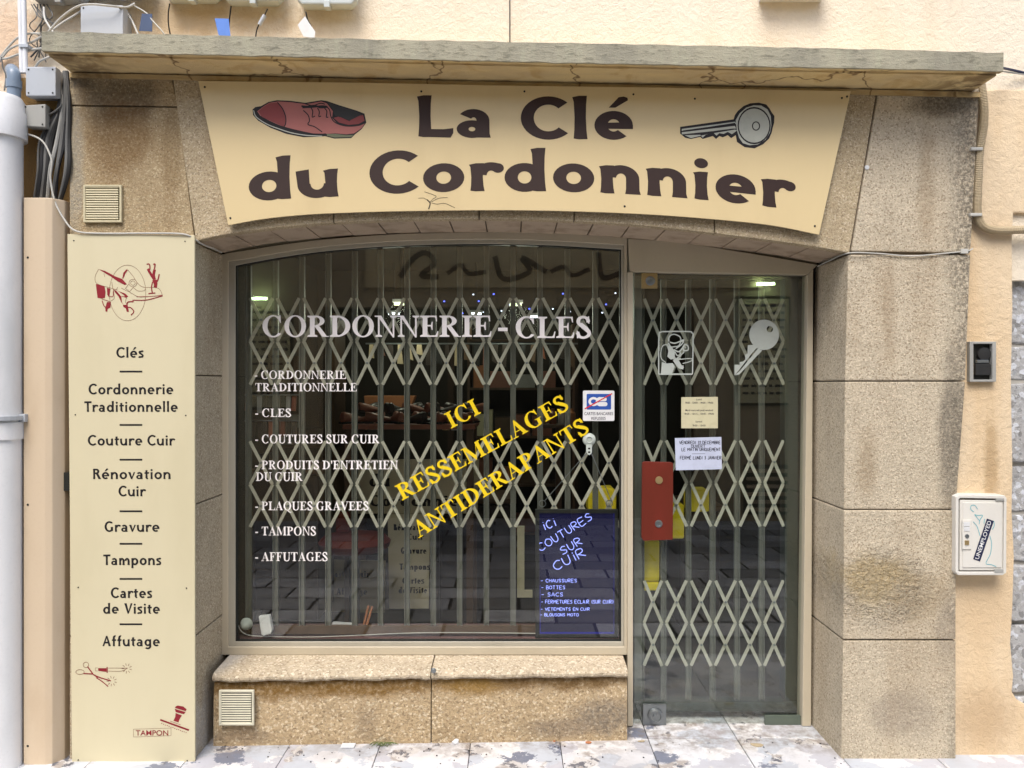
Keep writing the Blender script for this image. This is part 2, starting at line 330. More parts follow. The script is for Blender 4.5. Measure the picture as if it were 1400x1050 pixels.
# ---------------------------------------------------------------- materials
class NT:
    def __init__(s, name):
        s.m = bpy.data.materials.new(name); s.m.use_nodes = True; s.t = s.m.node_tree; s.b = s.t.nodes['Principled BSDF']
        s.geo = s.t.nodes.new('ShaderNodeNewGeometry'); s.pos = s.geo.outputs['Position']
    def n(s, ty, **k):
        nd = s.t.nodes.new('ShaderNode'+ty)
        for a, v in k.items(): setattr(nd, a, v)
        return nd
    def put(s, sock, v):
        if hasattr(v, 'is_output') or isinstance(v, bpy.types.NodeSocket): s.t.links.new(v, sock)
        else: sock.default_value = (tuple(v)+(1,) if isinstance(v, (tuple, list)) and len(v) == 3 and sock.type == 'RGBA' else v)
    def mul(s, v, sc):
        nd = s.n('VectorMath', operation='MULTIPLY'); s.put(nd.inputs[0], v); nd.inputs[1].default_value = sc; return nd.outputs[0]
    def add(s, v, o):
        nd = s.n('VectorMath', operation='ADD'); s.put(nd.inputs[0], v); s.put(nd.inputs[1], o); return nd.outputs[0]
    def noise(s, scale, det=4, vec=None, dist=0, rough=.55, col=False):
        nd = s.n('TexNoise'); s.put(nd.inputs['Vector'], vec or s.pos); nd.inputs['Scale'].default_value = scale
        nd.inputs['Detail'].default_value = det; nd.inputs['Distortion'].default_value = dist; nd.inputs['Roughness'].default_value = rough
        return nd.outputs[1 if col else 0]
    def vor(s, scale, vec=None, feature='F1', out='Distance', rnd=1):
        nd = s.n('TexVoronoi', feature=feature); s.put(nd.inputs['Vector'], vec or s.pos); nd.inputs['Scale'].default_value = scale
        nd.inputs['Randomness'].default_value = rnd; return nd.outputs[out]
    def mr(s, v, a, b, c=0, d=1, smooth=True):
        nd = s.n('MapRange'); nd.interpolation_type = 'SMOOTHSTEP' if smooth else 'LINEAR'
        s.put(nd.inputs[0], v)
        for i, x in zip((1, 2, 3, 4), (a, b, c, d)): nd.inputs[i].default_value = x
        return nd.outputs[0]
    def math(s, op, a, b=0):
        nd = s.n('Math', operation=op); s.put(nd.inputs[0], a); s.put(nd.inputs[1], b); return nd.outputs[0]
    def mix(s, f, a, b, mode='MIX'):
        nd = s.n('Mix', data_type='RGBA', blend_type=mode); s.put(nd.inputs[0], f); s.put(nd.inputs[6], a); s.put(nd.inputs[7], b); return nd.outputs[2]
    def sep(s): nd = s.n('SeparateXYZ'); s.put(nd.inputs[0], s.pos); return nd.outputs
    def bump(s, h, st=.5, dist=.01, prev=None):
        nd = s.n('Bump'); s.put(nd.inputs['Height'], h); nd.inputs['Strength'].default_value = st; nd.inputs['Distance'].default_value = dist
        if prev is not None: s.t.links.new(prev, nd.inputs['Normal'])
        return nd.outputs[0]
    def out(s, col, rough=.8, nrm=None, metal=0, spec=.3, emit=None, es=1):
        s.put(s.b.inputs['Base Color'], col); s.put(s.b.inputs['Roughness'], rough); s.b.inputs['Metallic'].default_value = metal
        s.b.inputs['Specular IOR Level'].default_value = spec
        if nrm is not None: s.t.links.new(nrm, s.b.inputs['Normal'])
        if emit: s.put(s.b.inputs['Emission Color'], emit); s.b.inputs['Emission Strength'].default_value = es
        return s.m

def paint(name, col, rough=.5, dirt=.25, dcol=None, metal=0, spec=.4, bump=.15, sc=9, streak=True, coarse=.35):
    t = NT(name); dcol = dcol or tuple(c*.5 for c in col)
    v = t.mul(t.pos, (1, 1, .35 if streak else 1))
    a = t.noise(sc, 5, v); b = t.noise(sc*14, 3)
    f = t.math('MULTIPLY', t.mr(a, .45, .75), dirt)
    c = t.mix(f, col, dcol); c = t.mix(t.math('MULTIPLY', t.mr(b, .5, .8), dirt*coarse), c, dcol)
    return t.out(c, rough, t.bump(b, bump, .002), metal, spec)

def stone(name, base=(.42, .32, .205), light=(.72, .63, .48), dark=(.17, .115, .065), brown=(.26, .155, .065), stain=.55, blots=(), black=None, grain=1.0, bumpy=1.0, soot=(), pit=None, yref=0):
    """exposed-aggregate cast stone: grains, pits, rain streaks and marks of their own shape"""
    t = NT(name); x, y, z = t.sep()
    big = t.noise(1.3, 4); mid = t.noise(6, 5); streak = t.noise(1, 5, t.mul(t.pos, (7, 7, .9)))
    g1 = t.vor(150*grain, out='Color'); gs = t.n('SeparateColor'); t.put(gs.inputs[0], g1)
    g2 = t.noise(150*grain, 4, rough=.75); g3 = t.noise(60*grain, 3, rough=.65)
    c = t.mix(t.mr(mid, .3, .75), base, tuple(b*.84 for b in base))
    c = t.mix(t.math('MULTIPLY', t.mr(gs.outputs[0], .72, .95), .75), c, light)
    c = t.mix(t.math('MULTIPLY', t.mr(gs.outputs[1], .74, .98), .55), c, dark)
    c = t.mix(t.math('MULTIPLY', t.mr(g3, .50, .72), .5), c, tuple(b*.62 for b in base))
    c = t.mix(t.math('MULTIPLY', t.mr(g2, .57, .70), .85), c, dark)
    c = t.mix(t.math('MULTIPLY', t.mr(t.noise(190*grain, 2), .60, .75), .6), c, light)
    st = t.math('MULTIPLY', t.mr(t.math('ADD', t.math('MULTIPLY', streak, .6), t.math('MULTIPLY', big, .4)), .46, .68), stain)
    c = t.mix(st, c, t.mix(.55, c, brown))
    for (px, py, rx, ry, col, amt) in blots:
        d = t.n('VectorMath', operation='SUBTRACT'); t.put(d.inputs[0], t.pos); d.inputs[1].default_value = (WX(px, yref), 0, WZ(py, yref))
        e = t.n('VectorMath', operation='LENGTH'); t.put(e.inputs[0], t.mul(d.outputs[0], (320/rx, 0, 320/ry)))
        m = t.mr(t.math('ADD', e.outputs['Value'], t.math('MULTIPLY', t.math('SUBTRACT', mid, .5), 1.6)), 1.05, .35)
        m = t.math('MULTIPLY', m, t.mr(g3, .2, .65, .45, 1))
        c = t.mix(t.math('MULTIPLY', m, amt), c, col)
    if black:      # lichen-black weathering down an edge: (x where it is full, x where it ends)
        e = t.math('ADD', x, t.math('MULTIPLY', t.math('SUBTRACT', t.noise(5, 5, t.mul(t.pos, (1, 1, .5))), .5), .16))
        m = t.math('MULTIPLY', t.mr(e, black[1], black[0]), t.mr(t.noise(60, 4, rough=.7), .38, .58))
        c = t.mix(t.math('MULTIPLY', m, .68), c, (.06, .055, .045))
    h = t.math('ADD', t.math('MULTIPLY', g2, .5), t.math('MULTIPLY', g3, .9))
    n1 = t.bump(h, 1.0*bumpy if bumpy < 1 else 1, .006*bumpy)
    n2 = t.bump(mid, .35, .02, n1)
    if pit:
        d = t.n('VectorMath', operation='SUBTRACT'); t.put(d.inputs[0], t.pos); d.inputs[1].default_value = (WX(pit[0]), 0, WZ(pit[1]))
        e = t.n('VectorMath', operation='LENGTH'); t.put(e.inputs[0], t.mul(d.outputs[0], (320/pit[2], 0, 320/pit[3])))
        m = t.mr(e.outputs['Value'], 1.1, .5)
        hh = t.math('MULTIPLY', t.noise(32, 5, t.mul(t.pos, (1, 1, 1.5)), dist=.6, rough=.65), m)
        n2 = t.bump(hh, 1.0, .03, n2)
    return t.out(c, .93, n2, spec=.15)

def stucco(name, base, dark, scale=38, amt=.5, dirt=()):
    t = NT(name); x, y, z = t.sep()
    big = t.noise(.9, 4); st = t.noise(1.2, 5, t.mul(t.pos, (3.5, 3, .8))); a = t.noise(scale, 5, dist=.5, rough=.68); f = t.noise(scale*5, 2)
    c = t.mix(t.math('MULTIPLY', t.mr(st, .42, .72), amt), base, dark)
    c = t.mix(t.math('MULTIPLY', t.mr(a, .58, .75), .22), c, tuple(k*.6 for k in base))
    c = t.mix(t.math('MULTIPLY', t.mr(big, .4, .7), .3), c, tuple(min(1, k*1.15) for k in base))
    for (px, py, rx, ry, col, am) in dirt:
        d = t.n('VectorMath', operation='SUBTRACT'); t.put(d.inputs[0], t.pos); d.inputs[1].default_value = (WX(px, .06), .06, WZ(py, .06))
        e = t.n('VectorMath', operation='LENGTH'); t.put(e.inputs[0], t.mul(d.outputs[0], (315/rx, 0, 315/ry)))
        m = t.mr(t.math('ADD', e.outputs['Value'], t.math('MULTIPLY', t.math('SUBTRACT', a, .5), 1.2)), 1.05, .3)
        c = t.mix(t.math('MULTIPLY', m, am), c, col)
    return t.out(c, .9, t.bump(t.math('ADD', a, t.math('MULTIPLY', f, .25)), .55, .014), spec=.2)

def emis(name, col, st): return NT(name).out((0, 0, 0), .5, emit=col, es=st)
def plain(name, col, rough=.6, spec=.3, metal=0): return paint(name, col, rough, .2, None, metal, spec, .08, 25, False)
M = {}
# ---------------------------------------------------------------- material set
M['mortar'] = paint('joint mortar', (.15, .12, .085), .95, .4, bump=.4, sc=20)
M['stone_left'] = stone('cast stone left', brown=(.21, .12, .045), stain=.7, base=(.45, .345, .205), light=(.62, .52, .35), grain=1.3, black=(-9, -8),
    blots=[(165, 135, 70, 45, (.075, .06, .045), .75), (165, 190, 60, 75, (.17, .09, .03), .7), (102, 220, 16, 150, (.30, .29, .25), .6), (235, 200, 20, 110, (.2, .13, .06), .5), (110, 112, 40, 12, (.05, .045, .04), .7)])
M['stone_right'] = stone('cast stone right', grain=1.25, base=(.58, .50, .375), stain=.42, black=(1.955, 1.83),
    blots=[(1290, 140, 60, 28, (.07, .06, .045), .8), (1265, 250, 16, 110, (.26, .18, .10), .4), (1195, 790, 58, 50, (.44, .31, .11), .5), (1260, 815, 50, 40, (.30, .21, .10), .4),
           (1215, 420, 12, 90, (.28, .2, .12), .4), (1185, 640, 20, 60, (.24, .16, .08), .45), (1235, 975, 60, 45, (.24, .2, .16), .5), (1300, 600, 24, 140, (.07, .065, .055), .65), (1295, 860, 22, 60, (.20, .17, .14), .4)], pit=(1205, 800, 80, 62))
M['stone_arch'] = stone('cast stone arch', base=(.50, .405, .265), light=(.66, .57, .42), grain=1.3, stain=.45, brown=(.24, .15, .08))
M['soffit'] = paint('pinkish soffit stone', (.46, .36, .265), .9, .55, (.22, .155, .1), sc=12, bump=.5, coarse=.6)
M['plinth'] = stone('cast stone plinth', base=(.50, .375, .225), light=(.74, .62, .44), stain=.25, bumpy=1.5, grain=.8, yref=.13,
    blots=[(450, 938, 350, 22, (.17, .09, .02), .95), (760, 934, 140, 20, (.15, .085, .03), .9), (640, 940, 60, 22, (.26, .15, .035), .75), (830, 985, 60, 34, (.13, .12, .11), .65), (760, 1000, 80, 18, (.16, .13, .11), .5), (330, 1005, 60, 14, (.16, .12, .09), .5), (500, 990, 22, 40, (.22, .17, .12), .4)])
M['sill'] = stone('sill stone', base=(.52, .43, .31), light=(.74, .66, .52), stain=.1, bumpy=1.2, grain=.8, yref=.12, blots=[(300, 905, 30, 25, (.52, .52, .52), .6)])
M['reveal'] = stone('reveal stone', grain=1.2, base=(.47, .405, .295), stain=.5, bumpy=.9, brown=(.2, .135, .075), yref=.15, blots=[(1130, 760, 26, 60, (.40, .28, .1), .6), (1125, 930, 14, 70, (.07, .065, .055), .75), (285, 980, 24, 60, (.42, .43, .44), .5)])
M['stucco_hi'] = stucco('cream render', (.76, .675, .54), (.62, .50, .34), 38, .45, [(240, 30, 240, 34, (.52, .34, .15), .5), (900, 20, 300, 50, (.78, .70, .58), .5), (12, 60, 60, 90, (.62, .36, .2), .5)])
M['stucco_lo'] = stucco('ochre render', (.70, .56, .385), (.58, .38, .18), 34, .45, [(1350, 640, 14, 90, (.3, .18, .07), .5), (1340, 980, 60, 60, (.42, .29, .17), .5), (1345, 830, 60, 70, (.6, .44, .27), .5)])
M['stucco_brown'] = stucco('soiled render', (.42, .26, .10), (.25, .15, .06), 30, .7)
# ledge concrete, greenish with lichen
def ledge_mat():
    t = NT('weathered ledge concrete'); x, y, z = t.sep()
    a = t.noise(40, 5, t.mul(t.pos, (.5, 1, 1.4)), rough=.65); b = t.noise(5, 5, t.mul(t.pos, (1, 1, .3))); g = t.noise(180, 3, rough=.7); s = t.noise(1, 4, t.mul(t.pos, (26, 26, 3)))
    front = t.mr(y, -.2, -.212)
    c = t.mix(t.mr(b, .35, .7), (.38, .355, .265), (.27, .255, .20))
    c = t.mix(t.math('MULTIPLY', t.mr(a, .52, .68), .55), c, (.11, .105, .075))
    c = t.mix(t.math('MULTIPLY', t.mr(s, .5, .75), .35), c, (.42, .42, .30))
    c = t.mix(t.math('MULTIPLY', t.mr(g, .6, .72), .6), c, (.07, .065, .05))
    u = t.noise(2.2, 5, t.mul(t.pos, (1, 3, 1)), dist=.8); v = t.noise(9, 5, dist=1)
    d = t.mix(t.mr(u, .38, .62), (.72, .55, .27), (.62, .47, .25))
    d = t.mix(t.math('MULTIPLY', t.mr(v, .5, .7), .5), d, (.50, .30, .10))
    crack = t.vor(1.6, t.add(t.pos, t.mul(t.noise(6, 3, col=True), (.25, .25, .25))), feature='DISTANCE_TO_EDGE')
    d = t.mix(t.math('MULTIPLY', t.mr(crack, .012, .002), .75), d, (.14, .07, .03))
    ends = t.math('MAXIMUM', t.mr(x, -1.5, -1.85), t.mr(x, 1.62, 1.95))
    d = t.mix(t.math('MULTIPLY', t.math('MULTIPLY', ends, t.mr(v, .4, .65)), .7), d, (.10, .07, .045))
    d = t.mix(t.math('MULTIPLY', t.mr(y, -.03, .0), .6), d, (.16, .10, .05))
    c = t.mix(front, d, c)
    return t.out(c, .92, t.bump(t.math('ADD', a, t.math('MULTIPLY', g, .4)), .7, .006), spec=.15)
M['ledge'] = ledge_mat()
M['sign'] = paint('cream sign panel', (.64, .51, .285), .42, .32, (.50, .38, .20), sc=5, bump=.04, coarse=.15)
M['sign2'] = paint('pale cream sign panel', (.61, .55, .375), .45, .3, (.50, .44, .28), sc=4, bump=.04, coarse=.12)
M['brown'] = paint('dark brown vinyl', (.026, .010, .007), .6, .12, (.05, .025, .018), sc=30, bump=.02)
M['blackv'] = plain('black vinyl', (.012, .010, .012), .5)
M['maroon'] = plain('maroon print', (.24, .014, .024), .5)
M['maroonline'] = plain('thin brown print', (.17, .05, .03), .5)
M['pink'] = paint('pink shoe print', (.36, .115, .10), .5, .25, (.27, .09, .07), sc=8, bump=.02)
M['redp'] = paint('dark red shoe print', (.22, .035, .035), .5, .25, (.15, .03, .03), sc=8, bump=.02)
M['charcoal'] = plain('charcoal print', (.025, .025, .025), .5)
M['lightp'] = plain('pale grey print', (.42, .43, .37), .5)
M['greenp'] = plain('grey green print', (.14, .15, .09), .5)
M['frame'] = paint('beige lacquered aluminium', (.50, .44, .33), .42, .3, (.34, .29, .21), sc=4, bump=.05, spec=.5)
M['frame_low'] = paint('weathered aluminium', (.40, .37, .30), .45, .4, (.28, .26, .2), sc=6, bump=.08, spec=.5)
M['grille'] = paint('grey green grille bar', (.17, .175, .15), .45, .5, (.09, .085, .07), sc=18, bump=.2, metal=.35)
M['lattice'] = paint('cream grille lattice', (.45, .435, .36), .5, .35, (.2, .19, .13), sc=14, bump=.1)
M['dark'] = plain('blackened steel', (.02, .021, .019), .5)
M['darkgreen'] = paint('dark green door channel', (.045, .055, .045), .4, .4, (.02, .025, .02), sc=8, metal=.3)
M['vinyl_white'] = plain('pale pink vinyl', (.84, .80, .79), .55)
M['vinyl_ylw'] = plain('yellow vinyl', (.78, .56, .012), .5)
M['decal'] = plain('frosted white decal', (.47, .51, .47), .6)
M['white'] = plain('white plastic', (.66, .67, .68), .4)
M['grey_pl'] = paint('grey plastic', (.43, .46, .50), .4, .3, (.28, .29, .3), sc=5, bump=.03)
M['grey_old'] = paint('dusty grey plastic', (.34, .34, .32), .6, .5, (.2, .19, .17), sc=9, bump=.05)
M['meter'] = paint('meter box plastic', (.47, .51, .50), .4, .3, (.3, .32, .3), sc=4, bump=.03)
M['pipe'] = paint('white painted pipe', (.76, .77, .79), .35, .45, (.50, .52, .54), sc=6, bump=.03, spec=.5)
M['pipe_grey'] = paint('grey pvc', (.20, .26, .34), .35, .3, (.13, .16, .2), sc=8, bump=.03, spec=.5)
M['duct'] = paint('beige duct', (.60, .485, .35), .45, .45, (.47, .35, .23), sc=6, bump=.03)
M['conduit'] = plain('beige conduit', (.42, .34, .22), .6)
M['wire_w'] = plain('white cable', (.50, .49, .45), .5)
M['wire_g'] = paint('dusty cable', (.13, .13, .125), .6, .5, (.05, .05, .05), sc=12)
M['wire_b'] = plain('black cable', (.02, .02, .022), .5)
M['vent'] = plain('cream vent plastic', (.56, .50, .33), .5)
M['vent2'] = plain('ivory vent plastic', (.62, .59, .46), .5)
M['blue'] = plain('blue plastic tag', (.10, .22, .62), .45)
M['bluedk'] = plain('dark blue tag', (.06, .09, .17), .45)
M['utility'] = paint('white utility box', (.68, .66, .61), .4, .25, (.5, .47, .4), sc=4)
M['brass'] = paint('worn brass', (.42, .31, .15), .4, .3, metal=.6)
M['steel'] = paint('dull steel', (.25, .27, .28), .35, .3, metal=.8)
M['red'] = paint('red push plate', (.115, .012, .003), .55, .4, (.22, .02, .012), sc=5, bump=.05)
M['paper'] = plain('cream paper', (.58, .54, .36), .8, .1)
M['paper2'] = plain('bluish white paper', (.50, .54, .68), .8, .1)
M['ink'] = plain('black ink', (.03, .03, .05), .7, .1)
M['yellow'] = plain('yellow plastic', (.82, .66, .03), .4)
M['wood'] = paint('dark wood', (.10, .06, .035), .6, .5, bump=.1)
M['pinkfelt'] = paint('dusty pink shelf felt', (.16, .085, .085), .95, .5, (.09, .05, .05), sc=7, streak=False)
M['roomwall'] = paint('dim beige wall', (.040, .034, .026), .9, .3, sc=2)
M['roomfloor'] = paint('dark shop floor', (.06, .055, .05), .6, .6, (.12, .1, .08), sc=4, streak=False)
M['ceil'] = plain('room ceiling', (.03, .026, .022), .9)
M['terracotta'] = plain('orange clay', (.42, .17, .075), .7)
M['leather'] = paint('brown leather', (.24, .09, .055), .4, .4, bump=.1)
M['leather2'] = paint('black leather', (.05, .04, .035), .35, .4)
M['skyblue'] = plain('turquoise marker', (.12, .42, .48), .5)
M['navy'] = plain('navy sticker', (.018, .022, .06), .45)
M['cbblue'] = plain('blue print', (.03, .09, .36), .4)
M['redline'] = plain('red print', (.6, .02, .02), .4)
M['whiteprint'] = plain('white print', (.72, .72, .72), .5)
def glass(name, tint=(1, 1, 1), ior=1.5):
    m = bpy.data.materials.new(name); m.use_nodes = True; t = m.node_tree; t.nodes.remove(t.nodes['Principled BSDF']); o = t.nodes['Material Output']
    a = t.nodes.new('ShaderNodeBsdfTransparent'); a.inputs[0].default_value = tint+(1,); g = t.nodes.new('ShaderNodeBsdfGlossy'); g.inputs['Roughness'].default_value = .0
    g.inputs[0].default_value = (1, 1, 1, 1)
    f = t.nodes.new('ShaderNodeFresnel'); gm = t.nodes.new('ShaderNodeNewGeometry'); mp = t.nodes.new('ShaderNodeMapRange')
    mp.inputs[3].default_value = ior; mp.inputs[4].default_value = 1/ior; t.links.new(gm.outputs['Backfacing'], mp.inputs[0]); t.links.new(mp.outputs[0], f.inputs[0])   # same reflectance on both faces of the thin pane
    x = t.nodes.new('ShaderNodeMixShader'); t.links.new(f.outputs[0], x.inputs[0]); t.links.new(a.outputs[0], x.inputs[1]); t.links.new(g.outputs[0], x.inputs[2]); t.links.new(x.outputs[0], o.inputs[0])
    return m
M['glass'] = glass('window glass', (.96, .97, .95), 1.62)
M['glassd'] = glass('door glass', (.94, .965, .95), 1.66)
def marble():
    t = NT('marble chip paving'); oi = t.n('ObjectInfo')
    off = t.n('CombineXYZ'); t.put(off.inputs[0], t.math('MULTIPLY', oi.outputs['Random'], 31)); t.put(off.inputs[1], t.math('MULTIPLY', oi.outputs['Random'], 17))
    p = t.add(t.add(t.pos, off.outputs[0]), t.mul(t.noise(7, 6, col=True, rough=.72), (.2, .2, .2)))
    v = t.vor(7.5, p, out='Color'); s = t.n('SeparateColor'); t.put(s.inputs[0], v); r = s.outputs[0]; r2 = s.outputs[1]
    e = t.vor(7.5, p, feature='DISTANCE_TO_EDGE')
    v2 = t.vor(38, p, out='Color'); s2 = t.n('SeparateColor'); t.put(s2.inputs[0], v2)
    c = t.mix(t.mr(r, .25, .3, smooth=False), (.66, .66, .68), (.50, .53, .58))
    c = t.mix(t.mr(r, .5, .52), c, (.70, .69, .69)); c = t.mix(t.mr(r, .74, .75), c, (.50, .50, .54)); c = t.mix(t.mr(t.vor(3.4, t.add(p, t.mul(t.noise(18, 5, col=True, rough=.7), (.16, .16, .16)))),   .25, .23), c, (.17, .19, .25))
    chips = t.mix(t.mr(s2.outputs[0], .7, .72), (.62, .6, .58), (.12, .125, .15)); chips = t.mix(t.mr(s2.outputs[1], .75, .77), chips, (.40, .36, .33))
    c = t.mix(t.mr(t.noise(5, 3), .56, .6), c, chips)
    vein = t.noise(14, 6, p, dist=2.5, rough=.7); c = t.mix(t.math('MULTIPLY', t.mr(vein, .52, .7), .45), c, (.36, .36, .40))
    c = t.mix(t.math('MULTIPLY', t.mr(t.noise(3, 5), .45, .75), .35), c, (.30, .27, .25))
    gx = t.sep(); near = t.math('MULTIPLY', t.mr(t.math('ADD', gx[1], t.math('MULTIPLY', t.math('SUBTRACT', t.noise(4, 5), .5), .5)), -.05, .2), .7)
    c = t.mix(t.math('MULTIPLY', near, t.mr(t.noise(22, 5, rough=.7), .35, .65)), c, (.20, .165, .14))
    return t.out(c, .45, t.bump(t.noise(30, 4), .25, .004), spec=.45)
def sett():
    t = NT('grey street slab'); oi = t.n('ObjectInfo'); n = t.noise(5, 5)
    c = t.mix(oi.outputs['Random'], (.20, .20, .20), (.58, .58, .60)); c = t.mix(t.math('MULTIPLY', t.mr(n, .4, .7), .5), c, (.22, .2, .19))
    return t.out(c, .7, t.bump(t.noise(40, 4), .3, .004))
M['sett'] = sett()
M['marble'] = marble()
M['joint'] = plain('dark paving joint', (.035, .032, .03), .9)
M['street'] = paint('street paving', (.45, .44, .43), .8, .5, sc=3, streak=False)
M['rubble'] = stone('grey rubble stone', base=(.42, .42, .42), light=(.66, .69, .75), dark=(.12, .12, .12), brown=(.22, .18, .13), stain=.4, grain=.35, bumpy=1.5)

# ---------------------------------------------------------------- ground and pavement
g = struct(MB().box(-40, 40, -40, 40, -.3, -.012).build('ground', M['street']))
pv = struct(MB().box(-3.6, 3.5, -5.05, .62, -.011, -.006).build('pavement', M['joint']))
tile = MB().box(-.1985, .1985, -.1985, .1985, -.02, 0).mesh('paving_tile', M['marble'], bevel=.002, seg=1)
tile2 = MB().box(-.239, .239, -.139, .139, -.02, 0).mesh('street_slab', M['sett'], bevel=.004, seg=1)
for j in range(-1, 2):
    for i in range(-9, 9):
        x = .615+.4*i-.2; y = .194-.2+.4*j
        if j == 1 and not (.4 < x < 1.5): continue
        o = link('paving_tile', tile, pv, (x, y, random.uniform(-.0015, .0012)))
        o.rotation_euler = (random.uniform(-.002, .002), random.uniform(-.002, .002), 0)
for j in range(15):
    for i in range(-7, 7):
        o = link('street_slab', tile2, pv, (.5*i+(.25 if j % 2 else 0)+.05, -.606-.152-.3*j, random.uniform(-.003, .001)))
        o.rotation_euler = (random.uniform(-.006, .006), random.uniform(-.006, .006), 0)

# ---------------------------------------------------------------- shop facade
fac = thing('shop_facade', 'cast stone shopfront with arched opening under a green-stained concrete ledge', 'building', (0, 0, 0))
JW = .75   # half joint, picture px
def block(pts, y0, y1, mat, name='stone_block', bevel=.005):
    return MB().pprism(pts, y0, y1).build(name, M[mat] if isinstance(mat, str) else mat, fac, bevel=bevel)
# right pillar
ry = [(347.5, 521), (521, 697), (697, 875), (875, 1046)]
rx = [(128, 1339), (347, 1327), (521, 1320), (697, 1307), (875, 1307), (1046, 1307)]
lx = [(347, 1160), (521, 1155.5), (697, 1154), (875, 1153), (1046, 1150)]
for a, b in ry:
    block([(interp(lx, a), a+JW), (interp(rx, a), a+JW), (interp(rx, b), b-JW), (interp(lx, b), b-JW)], random.uniform(-.002, .002), .36, 'stone_right', bevel=.006)
block([(1202, 118), (1339, 121), (1327, 345.5), (1164, 343)], 0, .36, 'stone_right')
# left pillar
block([(95, 96), (232.5, 100), (243, 145), (95, 143)], 0, .3, 'stone_left')
block([(95, 145), (243.5, 147), (266, 330), (95, 330)], .001, .3, 'stone_left')
for a, b in [(331, 513), (513, 690), (690, 870), (870, 1056)]:
    block([(95, a+JW), (266.5, a+JW), (266.5, b-JW), (95, b-JW)], 0, .36, 'reveal')
# arch: front lintel blocks, then soffit stones
ARC = crom([(266, 330), (300, 322), (350, 314.5), (400, 309), (455, 304.5), (560, 300), (700, 299.5), (763, 301.5), (863, 307), (960, 317), (1050, 328), (1110, 336.5), (1160, 345.5)], 6)
def arcpts(a, b, off=0):
    return [(a, interp(ARC, a)+off)]+[(x, y+off) for x, y in ARC if a < x < b]+[(b, interp(ARC, b)+off)]
cuts = [(234.5, 267), (456, 456), (655, 655), (785, 785), (977, 977), (1200.5, 1162)]
for (t0, b0), (t1, b1) in zip(cuts, cuts[1:]):
    block([(t0+JW, 100), (t1-JW, 118)]+arcpts(b0+JW, b1-JW)[::-1], random.uniform(-.002, .003), .05, 'stone_arch', 'lintel_stone', .004)
xs = [267, 314]+[363+50*i for i in range(16)]+[1160]
for a, b in zip(xs, xs[1:]):
    a2, b2 = a+1, b-1; mb = MB(); dz = random.uniform(0, .003)
    pts = arcpts(a2, b2)
    vs = []
    for x, y in pts:
        X, Z = WX(x), WZ(y)+.003+dz; vs += [(X, .0515, Z), (X, .36, Z+random.uniform(-.001, .001)), (X, .0515, Z+.04), (X, .36, Z+.04)]
    fs = []
    for k in range(len(pts)-1):
        o = 4*k; fs += [(o, o+4, o+5, o+1), (o+2, o+3, o+7, o+6), (o, o+2, o+6, o+4), (o+1, o+5, o+7, o+3)]
    n = 4*(len(pts)-1); fs += [(0, 1, 3, 2), (n, n+2, n+3, n+1)]
    mb.add(vs, fs).build('soffit_stone', M['soffit'], fac)
# mortar backing behind the blocks
mb = MB()
mb.box(WX(100), WX(262), .012, .35, -.1, WZ(110)); mb.box(WX(1165), WX(1300), .012, .35, -.1, WZ(125))
mb.pprism([(240, 104), (1190, 126)]+arcpts(270, 1158, -1.5)[::-1], .012, .05)
mb.prism([(WX(240), WZ(104)), (WX(1190), WZ(126))]+[(WX(x), WZ(y)+.012) for x, y in arcpts(270, 1158)[::-1]], .052, .5)
mb.build('mortar_backing', M['mortar'], fac)
# ledge slab with drip groove, and small moulding under it
def ledge():
    mb = MB(); n = 60; yf = -.215
    prof = [(-.215, 'b', 0), (-.188, 'b', 0), (-.186, 'b', .012), (-.170, 'b', .012), (-.168, 'b', .0), (.1, 'b', 0), (.1, 't', 0), (-.215, 't', 0)]
    tp = [(57, 43), (350, 50), (700, 57.5), (1050, 64), (1372, 72)]; bt = [(57, 69.5), (350, 76), (700, 84), (1050, 91), (1372, 97)]
    vs = []
    for i in range(n+1):
        px = 57+(1372-57)*i/n
        for k, (y, c, dz) in enumerate(prof):
            j = .0016*math.sin(i*2.3+k)+random.uniform(-.0012, .0012)
            z = WZ(interp(tp if c == 't' else bt, px), yf)+dz+j
            vs.append((WX(px, yf), y+(random.uniform(-.001, .001)), z))
    m = len(prof); fs = [(i*m+k, (i+1)*m+k, (i+1)*m+(k+1) % m, i*m+(k+1) % m) for i in range(n) for k in range(m)]
    fs += [tuple(range(m)), tuple(n*m+k for k in range(m-1, -1, -1))]
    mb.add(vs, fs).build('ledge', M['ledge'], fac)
    mb = MB()
    mb.prism([(WX(97), WZ(101)), (WX(1338), WZ(127)), (WX(1338), WZ(134)), (WX(97), WZ(107))], -.012, -.001)
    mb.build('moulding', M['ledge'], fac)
ledge()
# plinth and sill, turned slightly like the real ones
def py_at(x0):   # plinth front depth
    return lerp(.105, .165, (x0-290)/(858-290))
def slab(x0, x1, prof, name, mat, n=40, jit=.0):
    vs = []; m = len(prof)
    for i in range(n+1):
        px = lerp(x0, x1, i/n); yf = py_at(px)
        wob = jit*(math.sin(px*.071)+.6*math.sin(px*.19+1)+.4*math.sin(px*.43))
        for (dy, z, wb) in prof:
            y = yf+dy; X = WX(px, .13)
            vs.append((WX(px, yf+.02), y+wob*.4*wb, z+wob*wb+random.uniform(-1, 1)*jit*.3*wb))
    fs = [(i*m+k, i*m+(k+1) % m, (i+1)*m+(k+1) % m, (i+1)*m+k) for i in range(n) for k in range(m)]
    fs += [tuple(range(m-1, -1, -1)), tuple(n*m+k for k in range(m))]
    mb = MB().add(vs, fs); o = mb.build(name, M[mat], fac, smooth=True); return o
sillp = [(.28, .338, 0), (.03, .326, .3), (.006, .318, 1), (-.006, .306, 1), (-.006, .296, 1), (.004, .286, 1.2), (.02, .281, .5), (.28, .28, 0)]
